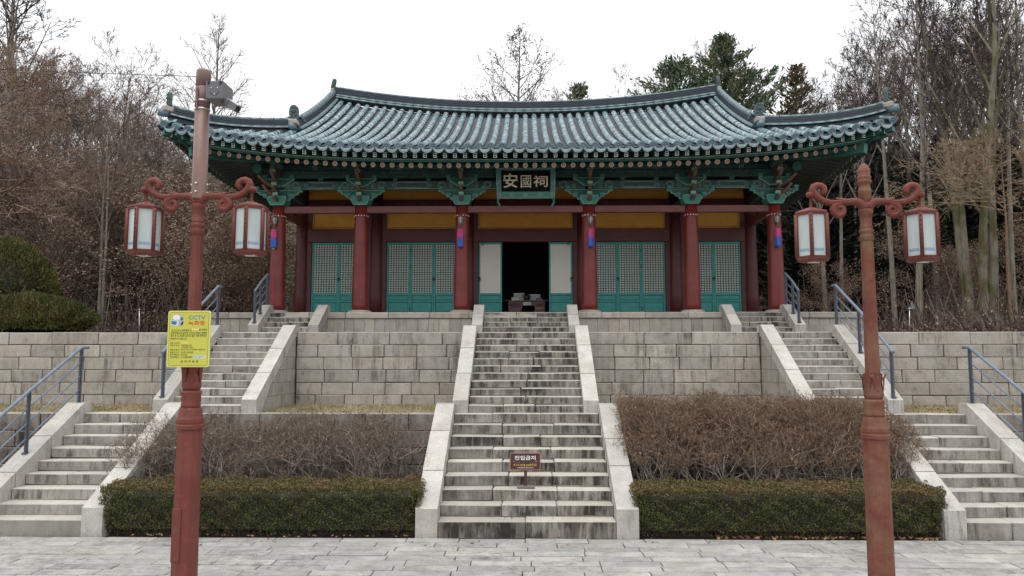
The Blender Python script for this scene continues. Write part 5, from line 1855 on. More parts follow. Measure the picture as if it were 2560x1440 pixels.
# ------------------------------------------------------------------ small things at the edge of the wood
def park_lamp():
    Y = 24.0
    c = at(2283, 826, Y)
    g = float(hill(np.array(c.x), np.array(Y)))
    zt = at(2283, 752, Y).z
    H = zt - g
    root = thing('park_lamp', (c.x, Y, g), 'small dark lamp with a pointed hood among the trunks above the wall', 'lamp')
    MB().lathe([(.06, g), (.05, g + .1), (.04, zt - .72), (.06, zt - .70), (.045, zt - .66), (.06, zt - .62), (.05, zt - .58), (.03, zt - .56)], 10, (c.x, Y, 0)).build('pole', 'bark_rust', root)
    MB().lathe([(.05, zt - .56), (.12, zt - .27), (.0, zt - .26)], 8, (c.x, Y, 0), smooth=False).build('glass', 'camera_grey', root)
    MB().lathe([(.17, zt - .28), (.16, zt - .25), (.07, zt - .15), (.08, zt - .13), (.05, zt - .10), (.03, zt - .05), (.03, zt - .02), (.0, zt)], 10, (c.x, Y, 0)).build('hood', 'camera_grey', root)
park_lamp()
for px, y0, y1, lab in ((2273.5, 773, 840, 'thin white metal post beside the park lamp above the wall'), (348.5, 775, 830, 'thin white metal post in the leaf litter behind the rounded shrubs')):
    Y = 18.6
    a, b = at(px, y1, Y), at(px, y0, Y)
    t = thing('marker_post', (a.x, Y, Z2 - .03), lab, 'post', 'thin white marker posts')
    MB().tube([(a.x, Y, Z2 - .1), (b.x, Y, b.z)], .010, 8).build('rod', 'steel', t)
    MB().lathe([(.02, b.z), (.02, b.z + .02), (.0, b.z + .03)], 8, (b.x, Y, 0)).build('cap', 'steel', t)

# ------------------------------------------------------------------ plants
def branch_tree(seed, height, trunk_r, n_limbs, limb_len, spread, up=.35, clear=.25, levels=3, kids=(7, 6), droop=0.0, lean=(0, 0), wob=.05, conic=False, twig=.010, stems=1, stem_spread=.1, taper=.25):
    """skeleton of a bare tree: thick paths (points, radii) for the trunk and limbs, thin segments for the crown"""
    rr = random.Random(seed)
    thick, segA, segB, ra, rb = [], [], [], [], []
    tips = []
    def grow(p, d, length, r, level):
        n = max(3, int(length / (.55 if level < 2 else .30)))
        step = length / n
        pts, rad = [p.copy()], [r]
        d = d.normalized()
        for i in range(n):
            d = (d + Vector((rr.gauss(0, wob), rr.gauss(0, wob), rr.gauss(0, wob) + up * .16 - droop * .1 * (i / n)))).normalized()
            p = p + d * step
            pts.append(p.copy()); rad.append(max(twig * .6, r * (1 - (1 - taper) * (i + 1) / n)))
        if r > .035 and level <= 1:
            thick.append((pts, rad))
        else:
            for i in range(n):
                segA.append(pts[i]); segB.append(pts[i+1]); ra.append(rad[i]); rb.append(rad[i+1])
        if level < levels:
            kn = kids[level - 1] if level - 1 < len(kids) else kids[-1]
            m = max(2, int(kn * rr.uniform(.7, 1.25)))
            for k in range(m):
                t = rr.uniform(.22, 1.0)
                i = min(n - 1, int(t * n))
                q = pts[i].lerp(pts[i+1], t * n - i if t < 1 else 1)
                dd = (pts[i+1] - pts[i]).normalized()
                ax = Vector((rr.gauss(0, 1), rr.gauss(0, 1), rr.gauss(0, .7))).normalized()
                side = (ax - dd * ax.dot(dd)).normalized()
                ang = rr.uniform(.45, .95)
                grow(q, dd * math.cos(ang) + side * math.sin(ang), length * rr.uniform(.30, .58) * (1.15 - .5 * t), max(twig, rad[i] * rr.uniform(.4, .6)), level + 1)
        else:
            tips.append((pts[-1], d)); tips.append((pts[len(pts)//2], d))
    for st in range(stems):
        a0 = rr.uniform(0, 6.28)
        base = Vector((0, 0, 0)) if stems == 1 else Vector((math.cos(a0 + st*2.4), math.sin(a0 + st*2.4), 0)) * stem_spread * rr.uniform(.4, 1.2)
        h = height * (1 if st == 0 else rr.uniform(.75, .97))
        n = 14
        p = base.copy(); pts, rad = [p.copy()], [trunk_r * 1.35]
        d = Vector((lean[0] + (base.x * .25), lean[1] + base.y * .25, 1)).normalized()
        for i in range(n):
            d = (d + Vector((rr.gauss(0, wob*.6), rr.gauss(0, wob*.6), .10))).normalized()
            p = p + d * (h / n)
            t = (i + 1) / n
            pts.append(p.copy()); rad.append(max(twig, trunk_r * (1 - t) ** .8 * 1.0 + twig))
        thick.append((pts, rad))
        m = n_limbs
        for k in range(m):
            t = clear + (1 - clear) * ((k + rr.random()) / m) ** (.9 if conic else .8)
            t = min(t, .985)
            i = min(n - 1, int(t * n)); q = pts[i].lerp(pts[i+1], t * n - i)
            az = k * 2.399 + rr.uniform(-.5, .5)
            f = (1 - (t - clear) / (1 - clear)) ** .8 if conic else (1 - .55 * (t - clear) / (1 - clear))
            L = limb_len * max(.12, f) * rr.uniform(.75, 1.2)
            el = spread + rr.uniform(-.15, .15) + (.25 * t)
            dd = Vector((math.cos(az) * math.cos(el), math.sin(az) * math.cos(el), math.sin(el)))
            grow(q, dd, L, max(twig, rad[i] * rr.uniform(.38, .58)), 1)
    return thick, (segA, segB, ra, rb), tips

def tree_meshes(name, skel, bark, twigmat, leaves=None, seed=0):
    thick, (A, B, ra, rb), tips = skel
    mb = MB()
    for pts, rad in thick:
        mb.tube(pts, rad, 7 if rad[0] > .08 else 5, cap=False)
    trunk = mb.mesh(name + '_trunk', bark)
    A, B, ra, rb = (np.array([tuple(q) for q in A]), np.array([tuple(q) for q in B]), np.array(ra), np.array(rb))
    fat = ra > .016
    parts = [(*seg_prisms(A[fat], B[fat], ra[fat], rb[fat], 3), 0), (*seg_ribbons(A[~fat], B[~fat], ra[~fat], rb[~fat], np.random.RandomState(seed)), 0)]
    mats = [twigmat]
    if leaves:
        lm, per, size, jitter = leaves
        r2 = np.random.RandomState(seed + 5)
        C = np.array([tuple(t[0]) for t in tips])
        C = np.repeat(C, per, 0) + r2.normal(size=(len(C) * per, 3)) * jitter
        V2, F2 = leaf_quads(C, size * r2.uniform(.6, 1.3, len(C)), size * .55, r2, droop=.6)
        parts.append((V2, F2, 1)); mats.append(lm)
    V, F, M = merge(parts)
    crown = np_mesh(name + '_crown', V, F, *mats, mi=M)
    return trunk, crown

KINDS = {}
def kind(name, skel_kw, bark, twigmat, leaves=None):
    sk = branch_tree(**skel_kw)
    zmax = max(p.z for pts, _ in sk[0] for p in pts)
    zmax = max(zmax, max((p.z for p in sk[1][1]), default=0))
    KINDS[name] = (*tree_meshes(name, sk, bark, twigmat, leaves, skel_kw['seed']), zmax)

for i in range(3):
    kind(f'vase{i}', dict(seed=100+i, height=11, trunk_r=.16, n_limbs=15, limb_len=6.0, spread=.75, up=.30, clear=.18, levels=4, kids=(9, 6, 5), wob=.07, twig=.0095), 'bark_grey', 'twig_grey')
for i in range(3):
    kind(f'slim{i}', dict(seed=120+i, height=14, trunk_r=.17, n_limbs=22, limb_len=3.4, spread=.85, up=.35, clear=.40, levels=4, kids=(7, 6, 4), wob=.06, twig=.0095), 'bark_pale', 'twig_dark')
kind('clump', dict(seed=141, height=15, trunk_r=.17, n_limbs=13, limb_len=4.2, spread=.95, up=.30, clear=.30, levels=4, kids=(6, 5, 4), wob=.06, twig=.012, stems=5, stem_spread=.55), 'bark_mossy', 'twig_dark')
kind('conic', dict(seed=150, height=15, trunk_r=.17, n_limbs=52, limb_len=6.6, spread=.45, up=.42, clear=.12, levels=3, kids=(7, 4), wob=.05, conic=True, twig=.012), 'bark_grey', 'twig_grey', ('leaf_hang', 1, .12, .12))
kind('conic_bare', dict(seed=151, height=15, trunk_r=.15, n_limbs=46, limb_len=6.2, spread=.55, up=.40, clear=.12, levels=3, kids=(8, 4), wob=.05, conic=True, twig=.011), 'bark_grey', 'twig_grey')
for i in range(2):
    kind(f'oak{i}', dict(seed=160+i, height=6.5, trunk_r=.10, n_limbs=16, limb_len=3.8, spread=.40, up=.12, clear=.12, levels=3, kids=(7, 5), wob=.11, twig=.007, lean=(.18*(1 if i else -1), 0)), 'bark_dark', 'twig_grey', ('leaf_brown', 7, .11, .24))
kind('tan', dict(seed=170, height=11, trunk_r=.12, n_limbs=30, limb_len=5.6, spread=.10, up=.05, clear=.60, levels=4, kids=(10, 8, 6), wob=.07, droop=.25, twig=.009), 'bark_rust', 'twig_tan')
kind('rust', dict(seed=171, height=11, trunk_r=.12, n_limbs=32, limb_len=4.4, spread=.20, up=.1, clear=.36, levels=4, kids=(10, 8, 6), wob=.08, droop=.2, twig=.009), 'bark_rust', 'twig_rust')
kind('pole', dict(seed=190, height=16, trunk_r=.145, n_limbs=16, limb_len=3.2, spread=.75, up=.3, clear=.52, levels=4, kids=(6, 5, 4), wob=.022, twig=.0095), 'bark_pale', 'twig_dark')
kind('fork', dict(seed=180, height=13, trunk_r=.13, n_limbs=9, limb_len=3.2, spread=.8, up=.3, clear=.45, levels=4, kids=(6, 5, 4), wob=.05, twig=.012, stems=2, stem_spread=.18), 'bark_pale', 'twig_grey')

def conifer(name, seed, height, radius, mat_leaf, whorls=26, per=7, needle=.34, drop=.05, bark='bark_dark', clear=.05, dens=1.0, power=.75):
    rr = random.Random(seed); r2 = np.random.RandomState(seed)
    mb = MB()
    mb.tube([(0, 0, 0), (.05, 0, height*.5), (0, 0, height)], [height*.016, height*.010, .015], 7, cap=False)
    trunk_me = mb.mesh(name + '_trunk', bark)
    A, B, ra, rb, C, D = [], [], [], [], [], []
    for w in range(whorls):
        t = clear + (1 - clear) * (w + rr.random() * .5) / whorls
        z = height * t
        L0 = radius * (1 - t) ** power + .12
        for k in range(per):
            az = k * 2*math.pi/per + w * 1.1 + rr.uniform(-.35, .35)
            L = L0 * rr.uniform(.55, 1.15)
            el = .22 + .4*t - drop
            d = Vector((math.cos(az)*math.cos(el), math.sin(az)*math.cos(el), math.sin(el)))
            p = Vector((0, 0, z)); n = max(3, int(L / .35))
            for i in range(n):
                q = p + d * (L / n)
                A.append(p); B.append(q); ra.append(.02*(1-i/n)+.006); rb.append(.02*(1-(i+1)/n)+.005)
                m = max(1, int((4 + 7 * (i / n)) * dens))
                for j in range(m):
                    c = p.lerp(q, rr.random()) + Vector((rr.gauss(0, .13), rr.gauss(0, .13), rr.gauss(0, .07)))
                    C.append(tuple(c)); D.append((d.x + rr.gauss(0, .5), d.y + rr.gauss(0, .5), d.z + .25 + rr.gauss(0, .3)))
                p = q; d = (d + Vector((0, 0, .03 + rr.gauss(0, .05)))).normalized()
    V, F = seg_prisms([tuple(a) for a in A], [tuple(b) for b in B], ra, rb, 3)
    C, D = np.array(C), np.array(D)
    V2, F2 = leaf_quads(C, needle * r2.uniform(.6, 1.2, len(C)), needle * .30, r2, D)
    V, F, M = merge([(V, F, 0), (V2, F2, 1)])
    KINDS[name] = (trunk_me, np_mesh(name + '_crown', V, F, 'twig_dark', mat_leaf, mi=M), height)
conifer('pine', 201, 13, 9.0, 'pine_leaf', 16, 8, .25, .05, power=1.0, dens=3.2, clear=.5)
conifer('pine_small', 202, 9, 4.0, 'pine_leaf', 13, 8, .22, .02, power=.55, dens=3.2, clear=.45)
conifer('spruce', 203, 9, 4.0, 'pine_leaf', 26, 7, .28, .15, power=1.0)
conifer('spruce_brown', 204, 10, 4.6, 'conifer_brown', 26, 7, .28, .1, dens=1.2, power=1.0)
conifer('dark_fir', 205, 10, 2.8, 'pine_leaf_shaded', 24, 8, .40, .2, dens=1.2)

def plant(name, kd, X, Y, height, label, cat='tree', group=None, rz=None, squash=1.0, z=None):
    tr, cr, h = KINDS[kd]
    g = float(hill(np.array(X), np.array(Y))) if z is None else z
    s = height / h
    t = thing(name, (X, Y, g - .05), label, cat, group, rng.uniform(0, 6.28) if rz is None else rz, (s * squash, s * squash, s), local=True)
    inst('trunk', tr, t); inst('crown', cr, t)
    return t
def plant_px(name, kd, px, py_top, Y, label, **kw):
    p = at(px, py_top, Y)
    g = float(hill(np.array(p.x), np.array(Y)))
    return plant(name, kd, p.x, Y, p.z - g, label, **kw)

# trees one can point to
plant_px('bare_tree', 'conic', 1293, 66, 44, 'tall bare conical tree with hanging seed clusters rising above the middle of the roof', squash=1.0)
plant_px('bare_tree', 'conic_bare', 516, 32, 40, 'bare conical tree rising behind the security camera', squash=.95)
plant_px('pine_tree', 'pine', 1808, 82, 46, 'broad green pine rising behind the end of the main ridge', squash=1.05)
plant_px('pine_tree', 'pine_small', 1688, 160, 47, 'smaller rounded green pine beside the broad pine', squash=1.0)
plant_px('conifer_tree', 'spruce', 1446, 204, 50, 'small dark conifer peeping over the roof to the right of the conical bare tree', squash=.9)
plant_px('conifer_tree', 'spruce_brown', 1988, 158, 44, 'brownish conical conifer behind the hip ridge', squash=1.1)
plant_px('bare_tree', 'vase0', 1600, 135, 50, 'bare spreading tree over the roof just left of the pines', squash=.8)
plant_px('bare_tree', 'vase1', 1385, 200, 52, 'low bare bushy tree over the roof beside the small conifer', squash=.8)
plant_px('bare_tree', 'slim0', 1755, 95, 54, 'thin bare treetop showing beside the broad pine', squash=.8)
plant_px('bare_tree', 'slim1', 95, -190, 30, 'tall bare tree with a straight pale trunk high above the evergreen shrubs', squash=1.3, rz=.6)
plant_px('bare_tree', 'vase2', 300, 95, 33, 'spreading dark bare tree in front of the sky beside the lamp pipe', squash=1.15, rz=2.0)
plant_px('tan_tree', 'rust', 10, 70, 22.5, 'fine twigged rusty tree at the picture edge above the evergreen shrubs', squash=1.15)
plant_px('tan_tree', 'tan', 2495, 270, 21.6, 'fine twigged tan tree beside the weathered lamp', squash=1.05, rz=1.0)
plant_px('bare_tree', 'clump', 2385, -330, 24.5, 'many stemmed mossy tree leaning above the stone wall', squash=.85, rz=2.2)
plant_px('bare_tree', 'fork', 2532, -200, 23.5, 'pale forked tree trunk at the picture edge above the wall', squash=.9, rz=.3)
plant_px('bare_tree', 'slim2', 2250, -150, 25.5, 'slender pale trunk between the lamp shaft and its hanging lantern', squash=.8, rz=.9)
plant_px('bare_tree', 'slim0', 2148, 70, 28, 'pale trunk behind the upper stair railing', squash=.8, rz=2.9)
plant_px('bare_tree', 'slim1', 2036, 170, 31, 'thin reddish trunk between the shrine and the weathered lamp', squash=.7, rz=4.0)
plant_px('bare_tree', 'fork', 278, 260, 24.0, 'pale twin trunk standing behind the rounded evergreen shrubs', squash=.8, rz=1.6)
plant_px('bare_tree', 'vase0', 2260, -80, 33, 'upswept bare tree towering beyond the roof corner', squash=.85, rz=.4)
plant_px('bare_tree', 'vase2', 2190, 40, 36, 'wide bare crown against the sky beyond the roof corner', squash=.9, rz=1.2)
plant_px('bare_tree', 'clump', 2455, -60, 34, 'bare clump of dark upright stems against the sky near the picture edge', squash=.8, rz=.9)

for px, Y, h, lab in ((2078, 29, 120, 'straight pale trunk just left of the weathered lamp shaft'), (2112, 31, 100, 'second pale trunk left of the weathered lamp shaft'), (2196, 27, -60, 'straight pale trunk right beside the weathered lamp shaft'), (2428, 26, -150, 'straight pale trunk right of the mossy clump'), (2478, 25, -120, 'straight pale trunk between the mossy clump and the forked tree'), (1992, 33, 200, 'slim pale trunk close to the end column of the shrine'), (2300, 30, -100, 'slim pale trunk behind the small park lamp')):
    plant_px('bare_tree', 'pole', px, h, Y, lab, squash=.85)

# the woods: trees nobody could tell apart
def prof(x, table):
    for (a, b), (c, d) in zip(table[:-1], table[1:]):
        if a <= x <= c: return b + (d - b) * (x - a) / (c - a)
    return table[-1][1]
LEFT = ((-420, -60), (0, 40), (120, 60), (220, 110), (320, 150), (390, 260), (440, 300), (700, 360))
RIGHT = ((1930, 250), (2010, 220), (2080, 180), (2130, 120), (2200, 40), (2300, -40), (2960, -60))
wr = random.Random(77)
def wood(n, x0, x1, y0, y1, table, kinds, label, group, name='bare_tree', dy=(0, 130), sq=(.75, 1.15)):
    for i in range(n):
        px = x0 + (x1 - x0) * (i + wr.random()) / n
        Y = wr.uniform(y0, y1)
        py = prof(px, table) + wr.uniform(*dy)
        p = at(px, py, Y)
        g = float(hill(np.array(p.x), np.array(Y)))
        if p.z - g < 1.5 or (abs(p.x) < 9.6 and Y < 32): continue
        plant(name, wr.choice(kinds), p.x, Y, p.z - g, label, group=group, squash=wr.uniform(*sq), rz=wr.uniform(0, 6.28))
wood(44, -320, 560, 28, 52, LEFT, ('vase0', 'vase1', 'vase2', 'slim0', 'slim2'), 'grey bare tree in the wood on the yellow notice side', 'bare trees of the wood on the yellow notice side')
wood(40, -60, 690, 23.5, 42, ((-60, 360), (300, 380), (500, 450), (700, 520)), ('oak0', 'oak1'), 'low oak still holding brown leaves behind the evergreen shrubs', 'brown leaved oaks on the slope', name='oak_tree', dy=(0, 150), sq=(.9, 1.5))
wood(26, 1960, 2900, 27, 48, RIGHT, ('slim0', 'slim1', 'slim2', 'vase1', 'vase2'), 'grey bare tree in the wood on the weathered lamp side', 'bare trees of the wood on the weathered lamp side', dy=(0, 140))
wood(46, 1900, 2860, 30, 42, ((1900, 350), (2100, 350), (2300, 330), (2900, 300)), ('dark_fir',), 'dark fir deep in the wood behind the weathered lamp', 'dark firs of the wood on the weathered lamp side', name='fir_tree', dy=(0, 90), sq=(.9, 1.4))  # close rows of firs whose dark needles stand in for canopy shade
wood(9, 420, 700, 34, 46, ((420, 400), (700, 430)), ('dark_fir', 'spruce'), 'dark green conifer low behind the shrine corner and lamp pipe', 'dark conifers behind the shrine corner', name='fir_tree', dy=(0, 60), sq=(.9, 1.3))
wood(16, -140, 620, 24, 33, ((-140, 200), (200, 260), (420, 380), (620, 450)), ('vase0', 'vase1', 'vase2'), 'low grey bare tree on the slope behind the evergreen shrubs', 'low bare trees on the slope', dy=(0, 120), sq=(.9, 1.4))
wood(14, -300, 480, 52, 70, ((-300, 120), (200, 160), (480, 300)), ('vase0', 'vase1', 'vase2'), 'distant bare tree on the crest of the slope', 'bare trees along the crest', dy=(0, 60), sq=(.9, 1.3))
wood(9, 330, 480, 48, 64, ((330, 200), (400, 290), (480, 330)), ('vase0', 'vase1', 'vase2', 'conic_bare'), 'distant bare tree in the gap beside the roof corner', 'bare trees in the gap beside the roof corner', dy=(0, 40), sq=(.9, 1.4))
wood(6, 1960, 2600, 24.5, 30, ((1960, 560), (2600, 520)), ('oak0', 'oak1'), 'low twiggy tree at the edge of the dark wood', 'low trees at the edge of the dark wood', name='oak_tree', dy=(0, 100), sq=(.9, 1.5))

# hedges, bushes and shrubs ------------------------------------------------------
def leafy_box(name, x0, x1, y0, y1, z0, z1, n, label):
    r2 = np.random.RandomState(int(abs(x0*100)))
    root = thing(name, ((x0+x1)/2, (y0+y1)/2, z0), label, 'hedge', 'clipped evergreen hedges at the foot of the stairs')
    MB().cbox(x0 + .09, x1 - .09, y0 + .10, y1 - .06, z0, z1 - .10, .08).build('branches', 'black', root)  # solid black box filling the hedge under its leaves
    # points in a shell under the clipped faces
    A = [(x1-x0)*(z1-z0), (x1-x0)*(y1-y0), (y1-y0)*(z1-z0), (y1-y0)*(z1-z0)]
    cnt = (np.array(A) / sum(A) * n).astype(int)
    out = []
    for f, c in enumerate(cnt):
        u, v = r2.rand(c), r2.rand(c)
        dep = np.abs(r2.normal(0, .045, c)) - .012
        wave = .026 * np.sin(u * 31 + v * 7) + .022 * np.sin(v * 13 - u * 53) + .020 * np.sin(u * 97 + v * 23)
        dep = dep + wave
        if f == 0: P = np.stack([x0 + u*(x1-x0), y0 + dep + .06 * (v < .12), z0 + v*(z1-z0)], 1)
        elif f == 1: P = np.stack([x0 + u*(x1-x0), y0 + v*(y1-y0), z1 - dep], 1)
        elif f == 2: P = np.stack([x0 + dep, y0 + u*(y1-y0), z0 + v*(z1-z0)], 1)
        else: P = np.stack([x1 - dep, y0 + u*(y1-y0), z0 + v*(z1-z0)], 1)
        # rounded arrises
        out.append(P)
    P = np.concatenate(out)
    keep = ~((P[:, 2] < z0 + .10) & (r2.rand(len(P)) < .75))
    P = P[keep]
    V, F = leaf_quads(P, r2.uniform(.020, .042, len(P)), .016, r2)
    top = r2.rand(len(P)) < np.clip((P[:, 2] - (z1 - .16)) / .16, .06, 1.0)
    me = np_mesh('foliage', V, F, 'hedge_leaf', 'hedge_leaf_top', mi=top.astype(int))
    inst('foliage', me, root, kind='stuff')
    # short sprigs standing out of the clipped top
    m = 1500
    B = np.stack([r2.uniform(x0, x1, m), r2.uniform(y0, y1, m), np.full(m, z1 - .03)], 1)
    T = B + np.stack([r2.normal(0, .012, m), r2.normal(0, .012, m), r2.uniform(.02, .075, m)], 1)
    V, F = seg_prisms(B, T, np.full(m, .003), np.full(m, .0015))
    inst('sprigs', np_mesh('sprigs', V, F, 'hedge_leaf_top'), root, kind='stuff')
    m = 900
    B = np.stack([r2.uniform(x0, x1, m), r2.uniform(y0 + .1, y0 + .2, m), np.full(m, z0)], 1)
    T = B + np.stack([r2.normal(0, .08, m), r2.normal(0, .03, m), r2.uniform(.1, .25, m)], 1)
    V, F = seg_prisms(B, T, np.full(m, .006), np.full(m, .003))
    inst('stems', np_mesh('stems', V, F, 'twig_dark'), root, kind='stuff')
leafy_box('clipped_hedge', -6.62, -1.63, 11.95, 12.80, ZG, .68, 60000, 'clipped dark green hedge in front of the thin bare bush')
leafy_box('clipped_hedge', 1.67, 6.40, 11.95, 12.80, ZG, .66, 60000, 'clipped dark green hedge in front of the dense reddish bush')

def twig_bush(name, x0, x1, y0, y1, zfun, n_stems, kids, label, tipmat, seed, dens=1.0, leaf=120, thick=1.0, thin=.75, tipn=3):
    rr = random.Random(seed)
    A, B, ra, rb = [], [], [], []
    TA, TB, tra, trb = [], [], [], []
    leafC = []
    def grow(p, d, L, r, lev):
        n = 3 if lev < 2 else 2
        for i in range(n):
            sw = .22 if lev < 2 else .42
            d = (d + Vector((rr.gauss(0, sw), rr.gauss(0, sw), rr.gauss(0, sw * .7) + .08))).normalized()
            q = p + d * (L / n)
            zm = zfun(q.x, q.y)
            if q.z > zm + rr.uniform(-.04, .05): return
            if q.y < y0 - .10 + .1 * rr.random() and q.z > .5: d.y = abs(d.y); q.y = max(q.y, y0 - .12)
            if q.x < x0 - .05 or q.x > x1 + .05:
                d.x *= -.5
                if rr.random() < .65: return
            r1 = r * (1 - .22 * (i + 1) / n)
            if lev >= 3 and q.z < .40 + .42 * zm and rr.random() < thin: return
            if lev >= 3:
                TA.append(p); TB.append(q); tra.append(r); trb.append(r1)
            else:
                A.append(p); B.append(q); ra.append(r); rb.append(r1)
            p = q
            if lev < 4:
                for _ in range(kids[lev]):
                    if rr.random() < .8:
                        a = Vector((rr.gauss(0, 1), rr.gauss(0, 1), rr.gauss(.35, .6))).normalized()
                        grow(q, (d * .75 + a * .75).normalized(), L * rr.uniform(.5, .75), max(.0022, r1 * rr.uniform(.5, .7)), lev + 1)
        if lev >= 3 and rr.random() < .5: leafC.append(tuple(p))
    for s in range(n_stems):
        x, y = rr.uniform(x0 + .1, x1 - .1), rr.uniform(y0 + .05, y1 - .1)
        zb = .22 + (.5 - .22) * min(1, max(0, (y - 12.9) / 1.6)) - .04
        H = zfun(x, y) - zb
        d = Vector((rr.gauss(0, .35), rr.gauss(-.12, .25), 1)).normalized()
        grow(Vector((x, y, zb)), d, H * rr.uniform(.45, .75), rr.uniform(.008, .016) * thick, 0)
    root = thing(name, ((x0+x1)/2, (y0+y1)/2, .3), label, 'bush')
    V, F = seg_prisms([tuple(a) for a in A], [tuple(b) for b in B], ra, rb, 3)
    inst('stems', np_mesh('stems', V, F, 'bush_stem'), root, kind='stuff')
    V, F = seg_prisms([tuple(a) for a in TA], [tuple(b) for b in TB], tra, trb, 3)
    parts = [(V, F, 0)]
    r2 = np.random.RandomState(seed)
    inst('twigs', np_mesh('twigs', V, F, tipmat), root, kind='stuff')
    # upright bud tips over the clipped crown
    C = np.array(leafC)
    if len(C):
        C = C[r2.permutation(len(C))[:int(len(C) * .9)]]
        C = np.repeat(C, tipn, 0)
        Bp = C + r2.normal(size=C.shape) * [.035, .035, .025]
        Tp = Bp + r2.normal(size=C.shape) * [.028, .028, .016] + [0, 0, .034]
        V, F = seg_ribbons(Bp, Tp, np.full(len(C), .0034), np.full(len(C), .0018), r2)
        inst('twig_tips', np_mesh('twig_tips', V, F, tipmat), root, kind='stuff')
        pick = C[r2.permutation(len(C))[:leaf]]
        V, F = leaf_quads(pick + r2.normal(size=pick.shape) * .03, r2.uniform(.03, .07, len(pick)), .035, r2)
        inst('dead_leaves', np_mesh('dead_leaves', V, F, 'dead_leaf'), root, kind='stuff')
def ztop_right(x, y):
    t = min(1, max(0, (y - 12.85) / .8))
    z = 1.10 + .90 * t ** .55
    z -= .30 * max(0, (x - 5.4) / 1.1) ** 1.6
    return z + .035 * math.sin(x * 2.3) + .03 * math.sin(x * 5.1 + y * 3)
def ztop_left(x, y):
    t = min(1, max(0, (y - 12.8) / .9))
    z = 1.10 + .58 * t ** .7
    z += .10 * math.sin(x * 1.7 + .8) + .08 * math.sin(x * 4.3) - .14 * max(0, (-6.0 - x) / .8)
    return z
twig_bush('reddish_bush', 1.70, 6.75, 12.86, 14.45, ztop_right, 170, (2, 2, 2, 2), 'dense clipped reddish brown leafless bush behind the hedge', 'bush_tip', 5, leaf=140, thick=1.2, tipn=4)
twig_bush('bare_bush', -7.0, -1.72, 12.84, 14.40, ztop_left, 112, (2, 2, 2, 1), 'thin straggly grey brown leafless bush behind the hedge', 'bush_tip_grey', 6, leaf=120, thick=1.3, thin=.3, tipn=2)

def mound(name, blobs, n, label, seed):
    r2 = np.random.RandomState(seed)
    c0 = blobs[0]
    root = thing(name, (c0[0], c0[1], Z2 - .05), label, 'shrub')
    parts, parts2 = [], []
    core = MB()
    for (x, y, z, rx, ry, rz) in blobs:
        m = int(n / len(blobs))
        d = r2.normal(size=(m, 3)); d /= np.linalg.norm(d, axis=1, keepdims=True)
        d[:, 2] = np.where(d[:, 2] < -.55, -d[:, 2], d[:, 2])
        rad = 1 - np.abs(r2.normal(0, .07, m)) + .05 * np.sin(d[:, 0]*9 + d[:, 2]*7) + .04 * np.sin(d[:, 1]*13 - d[:, 2]*11)
        P = np.array([x, y, z]) + d * rad[:, None] * [rx, ry, rz]
        D = d * .6 + r2.normal(size=(m, 3)) * .55 + [0, 0, .75]
        V, F = leaf_quads(P, r2.uniform(.07, .16, m), .022, r2, D)
        parts.append((V, F, 0))
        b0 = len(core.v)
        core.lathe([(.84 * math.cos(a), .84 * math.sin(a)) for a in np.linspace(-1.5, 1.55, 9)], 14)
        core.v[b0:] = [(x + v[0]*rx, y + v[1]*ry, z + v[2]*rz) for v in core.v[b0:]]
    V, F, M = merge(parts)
    core.build('inner_branches', 'black', root)  # solid black body filling the shrub under its leaves
    inst('foliage', np_mesh('foliage', V, F, 'shrub_leaf'), root, kind='stuff')
p = at(60, 800, 18.1)
mound('rounded_shrub', [(p.x - .1, 18.25, Z2 + .40, 1.75, .75, .56)], 30000, 'low wide clipped evergreen shrub on top of the stone wall', 41)
p = at(20, 700, 19.6)
mound('rounded_shrub', [(p.x - .22, 19.75, Z2 + 1.22, 1.30, 1.10, 1.36)], 30000, 'tall domed evergreen shrub behind the low wide one', 42)
p = at(5, 1120, 13.6)
mound('low_shrub', [(p.x - .75, 13.3, .62, .75, .6, .42)], 6000, 'dark low shrub outside the lower stairs at the picture edge', 43)

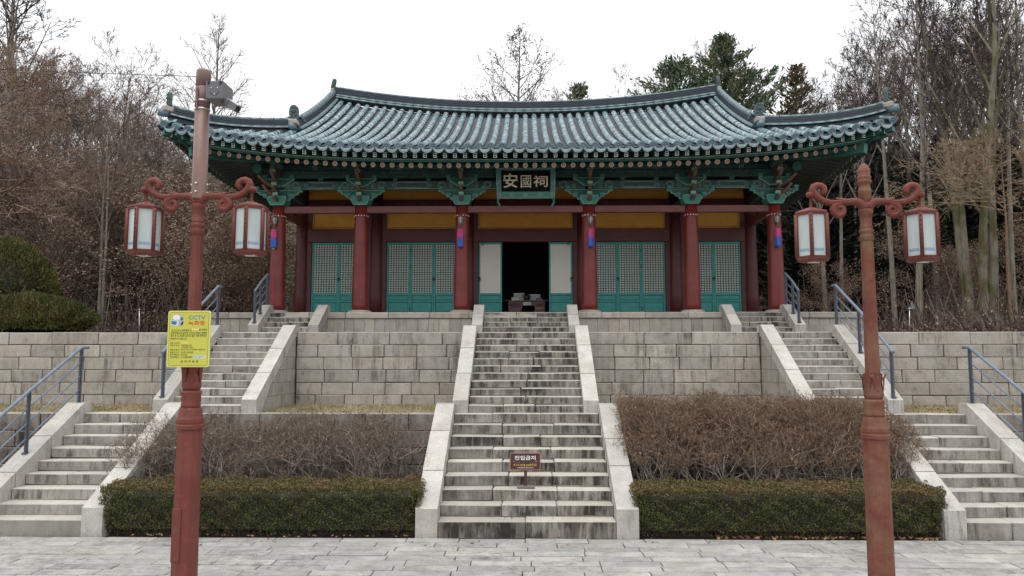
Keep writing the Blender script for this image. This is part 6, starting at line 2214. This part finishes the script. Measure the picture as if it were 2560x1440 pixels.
# leaves on the ground --------------------------------------------------------------
def fallen():
    r2 = np.random.RandomState(9)
    pts = []
    for x0, x1, y0, y1, z, n in ((2.9, 6.4, 11.86, 12.02, ZG + .012, 260), (-6.4, -1.8, 11.88, 12.02, ZG + .012, 70), (-6, 7, 11.3, 11.95, ZG + .008, 26), (-1.3, 1.3, 12.0, 12.2, R1 + .012, 5), (-9.5, -7.2, 14.9, 17.1, Z1 + .03, 40), (7.3, 9.5, 14.9, 17.1, Z1 + .03, 50)):
        pts.append(np.stack([r2.uniform(x0, x1, n), r2.uniform(y0, y1, n), np.full(n, z)], 1))
    P = np.concatenate(pts)
    n = len(P)
    D = r2.normal(size=(n, 3)) * [1, 1, .25]
    V, F = leaf_quads(P, r2.uniform(.03, .075, n), .04, r2, D)
    V[:, 2] = np.maximum(V[:, 2], np.repeat(P[:, 2], 4) - .008)
    o = inst('fallen_leaves', np_mesh('fallen_leaves', V, F, 'litter_leaf'), kind='stuff')
    tag(o, 'scattered rust brown fallen leaves along the hedge foot and terrace', 'leaves')
fallen()

# brown undergrowth of thin stems and leaves on the wooded slopes
def undergrowth():
    r2 = np.random.RandomState(13)
    n = 40000
    s = np.where(r2.rand(n) < .72, -1, 1)
    X = s * r2.uniform(9.6, 30, n); Y = 18.5 + r2.rand(n) ** 1.3 * 26
    ok = ~((np.abs(X) < 12.6) & (Y < 21.5) & (X < 0))
    X, Y = X[ok], Y[ok]; n = len(X)
    Z = hill(X, Y)
    B = np.stack([X, Y, Z], 1)
    T = B + np.stack([r2.normal(0, .35, n), r2.normal(0, .35, n), r2.gamma(2.0, .28, n)], 1)
    V, F = seg_ribbons(B, T, np.full(n, .012), np.full(n, .006), r2)
    m = 60000
    i = r2.randint(0, n, m)
    C = B[i] + (T[i] - B[i]) * r2.rand(m)[:, None] + r2.normal(size=(m, 3)) * .12
    C[:, 2] = np.maximum(C[:, 2], hill(C[:, 0], C[:, 1]) + .02)
    V2, F2 = leaf_quads(C, r2.uniform(.05, .11, m), .05, r2)
    V, F, M = merge([(V, F, 0), (V2, F2, 1)])
    o = inst('undergrowth', np_mesh('undergrowth', V, F, 'twig_brown', 'leaf_brown', mi=M), kind='stuff')
    tag(o, 'brown leafless undergrowth and leaf litter on the wooded slopes', 'undergrowth')
undergrowth()
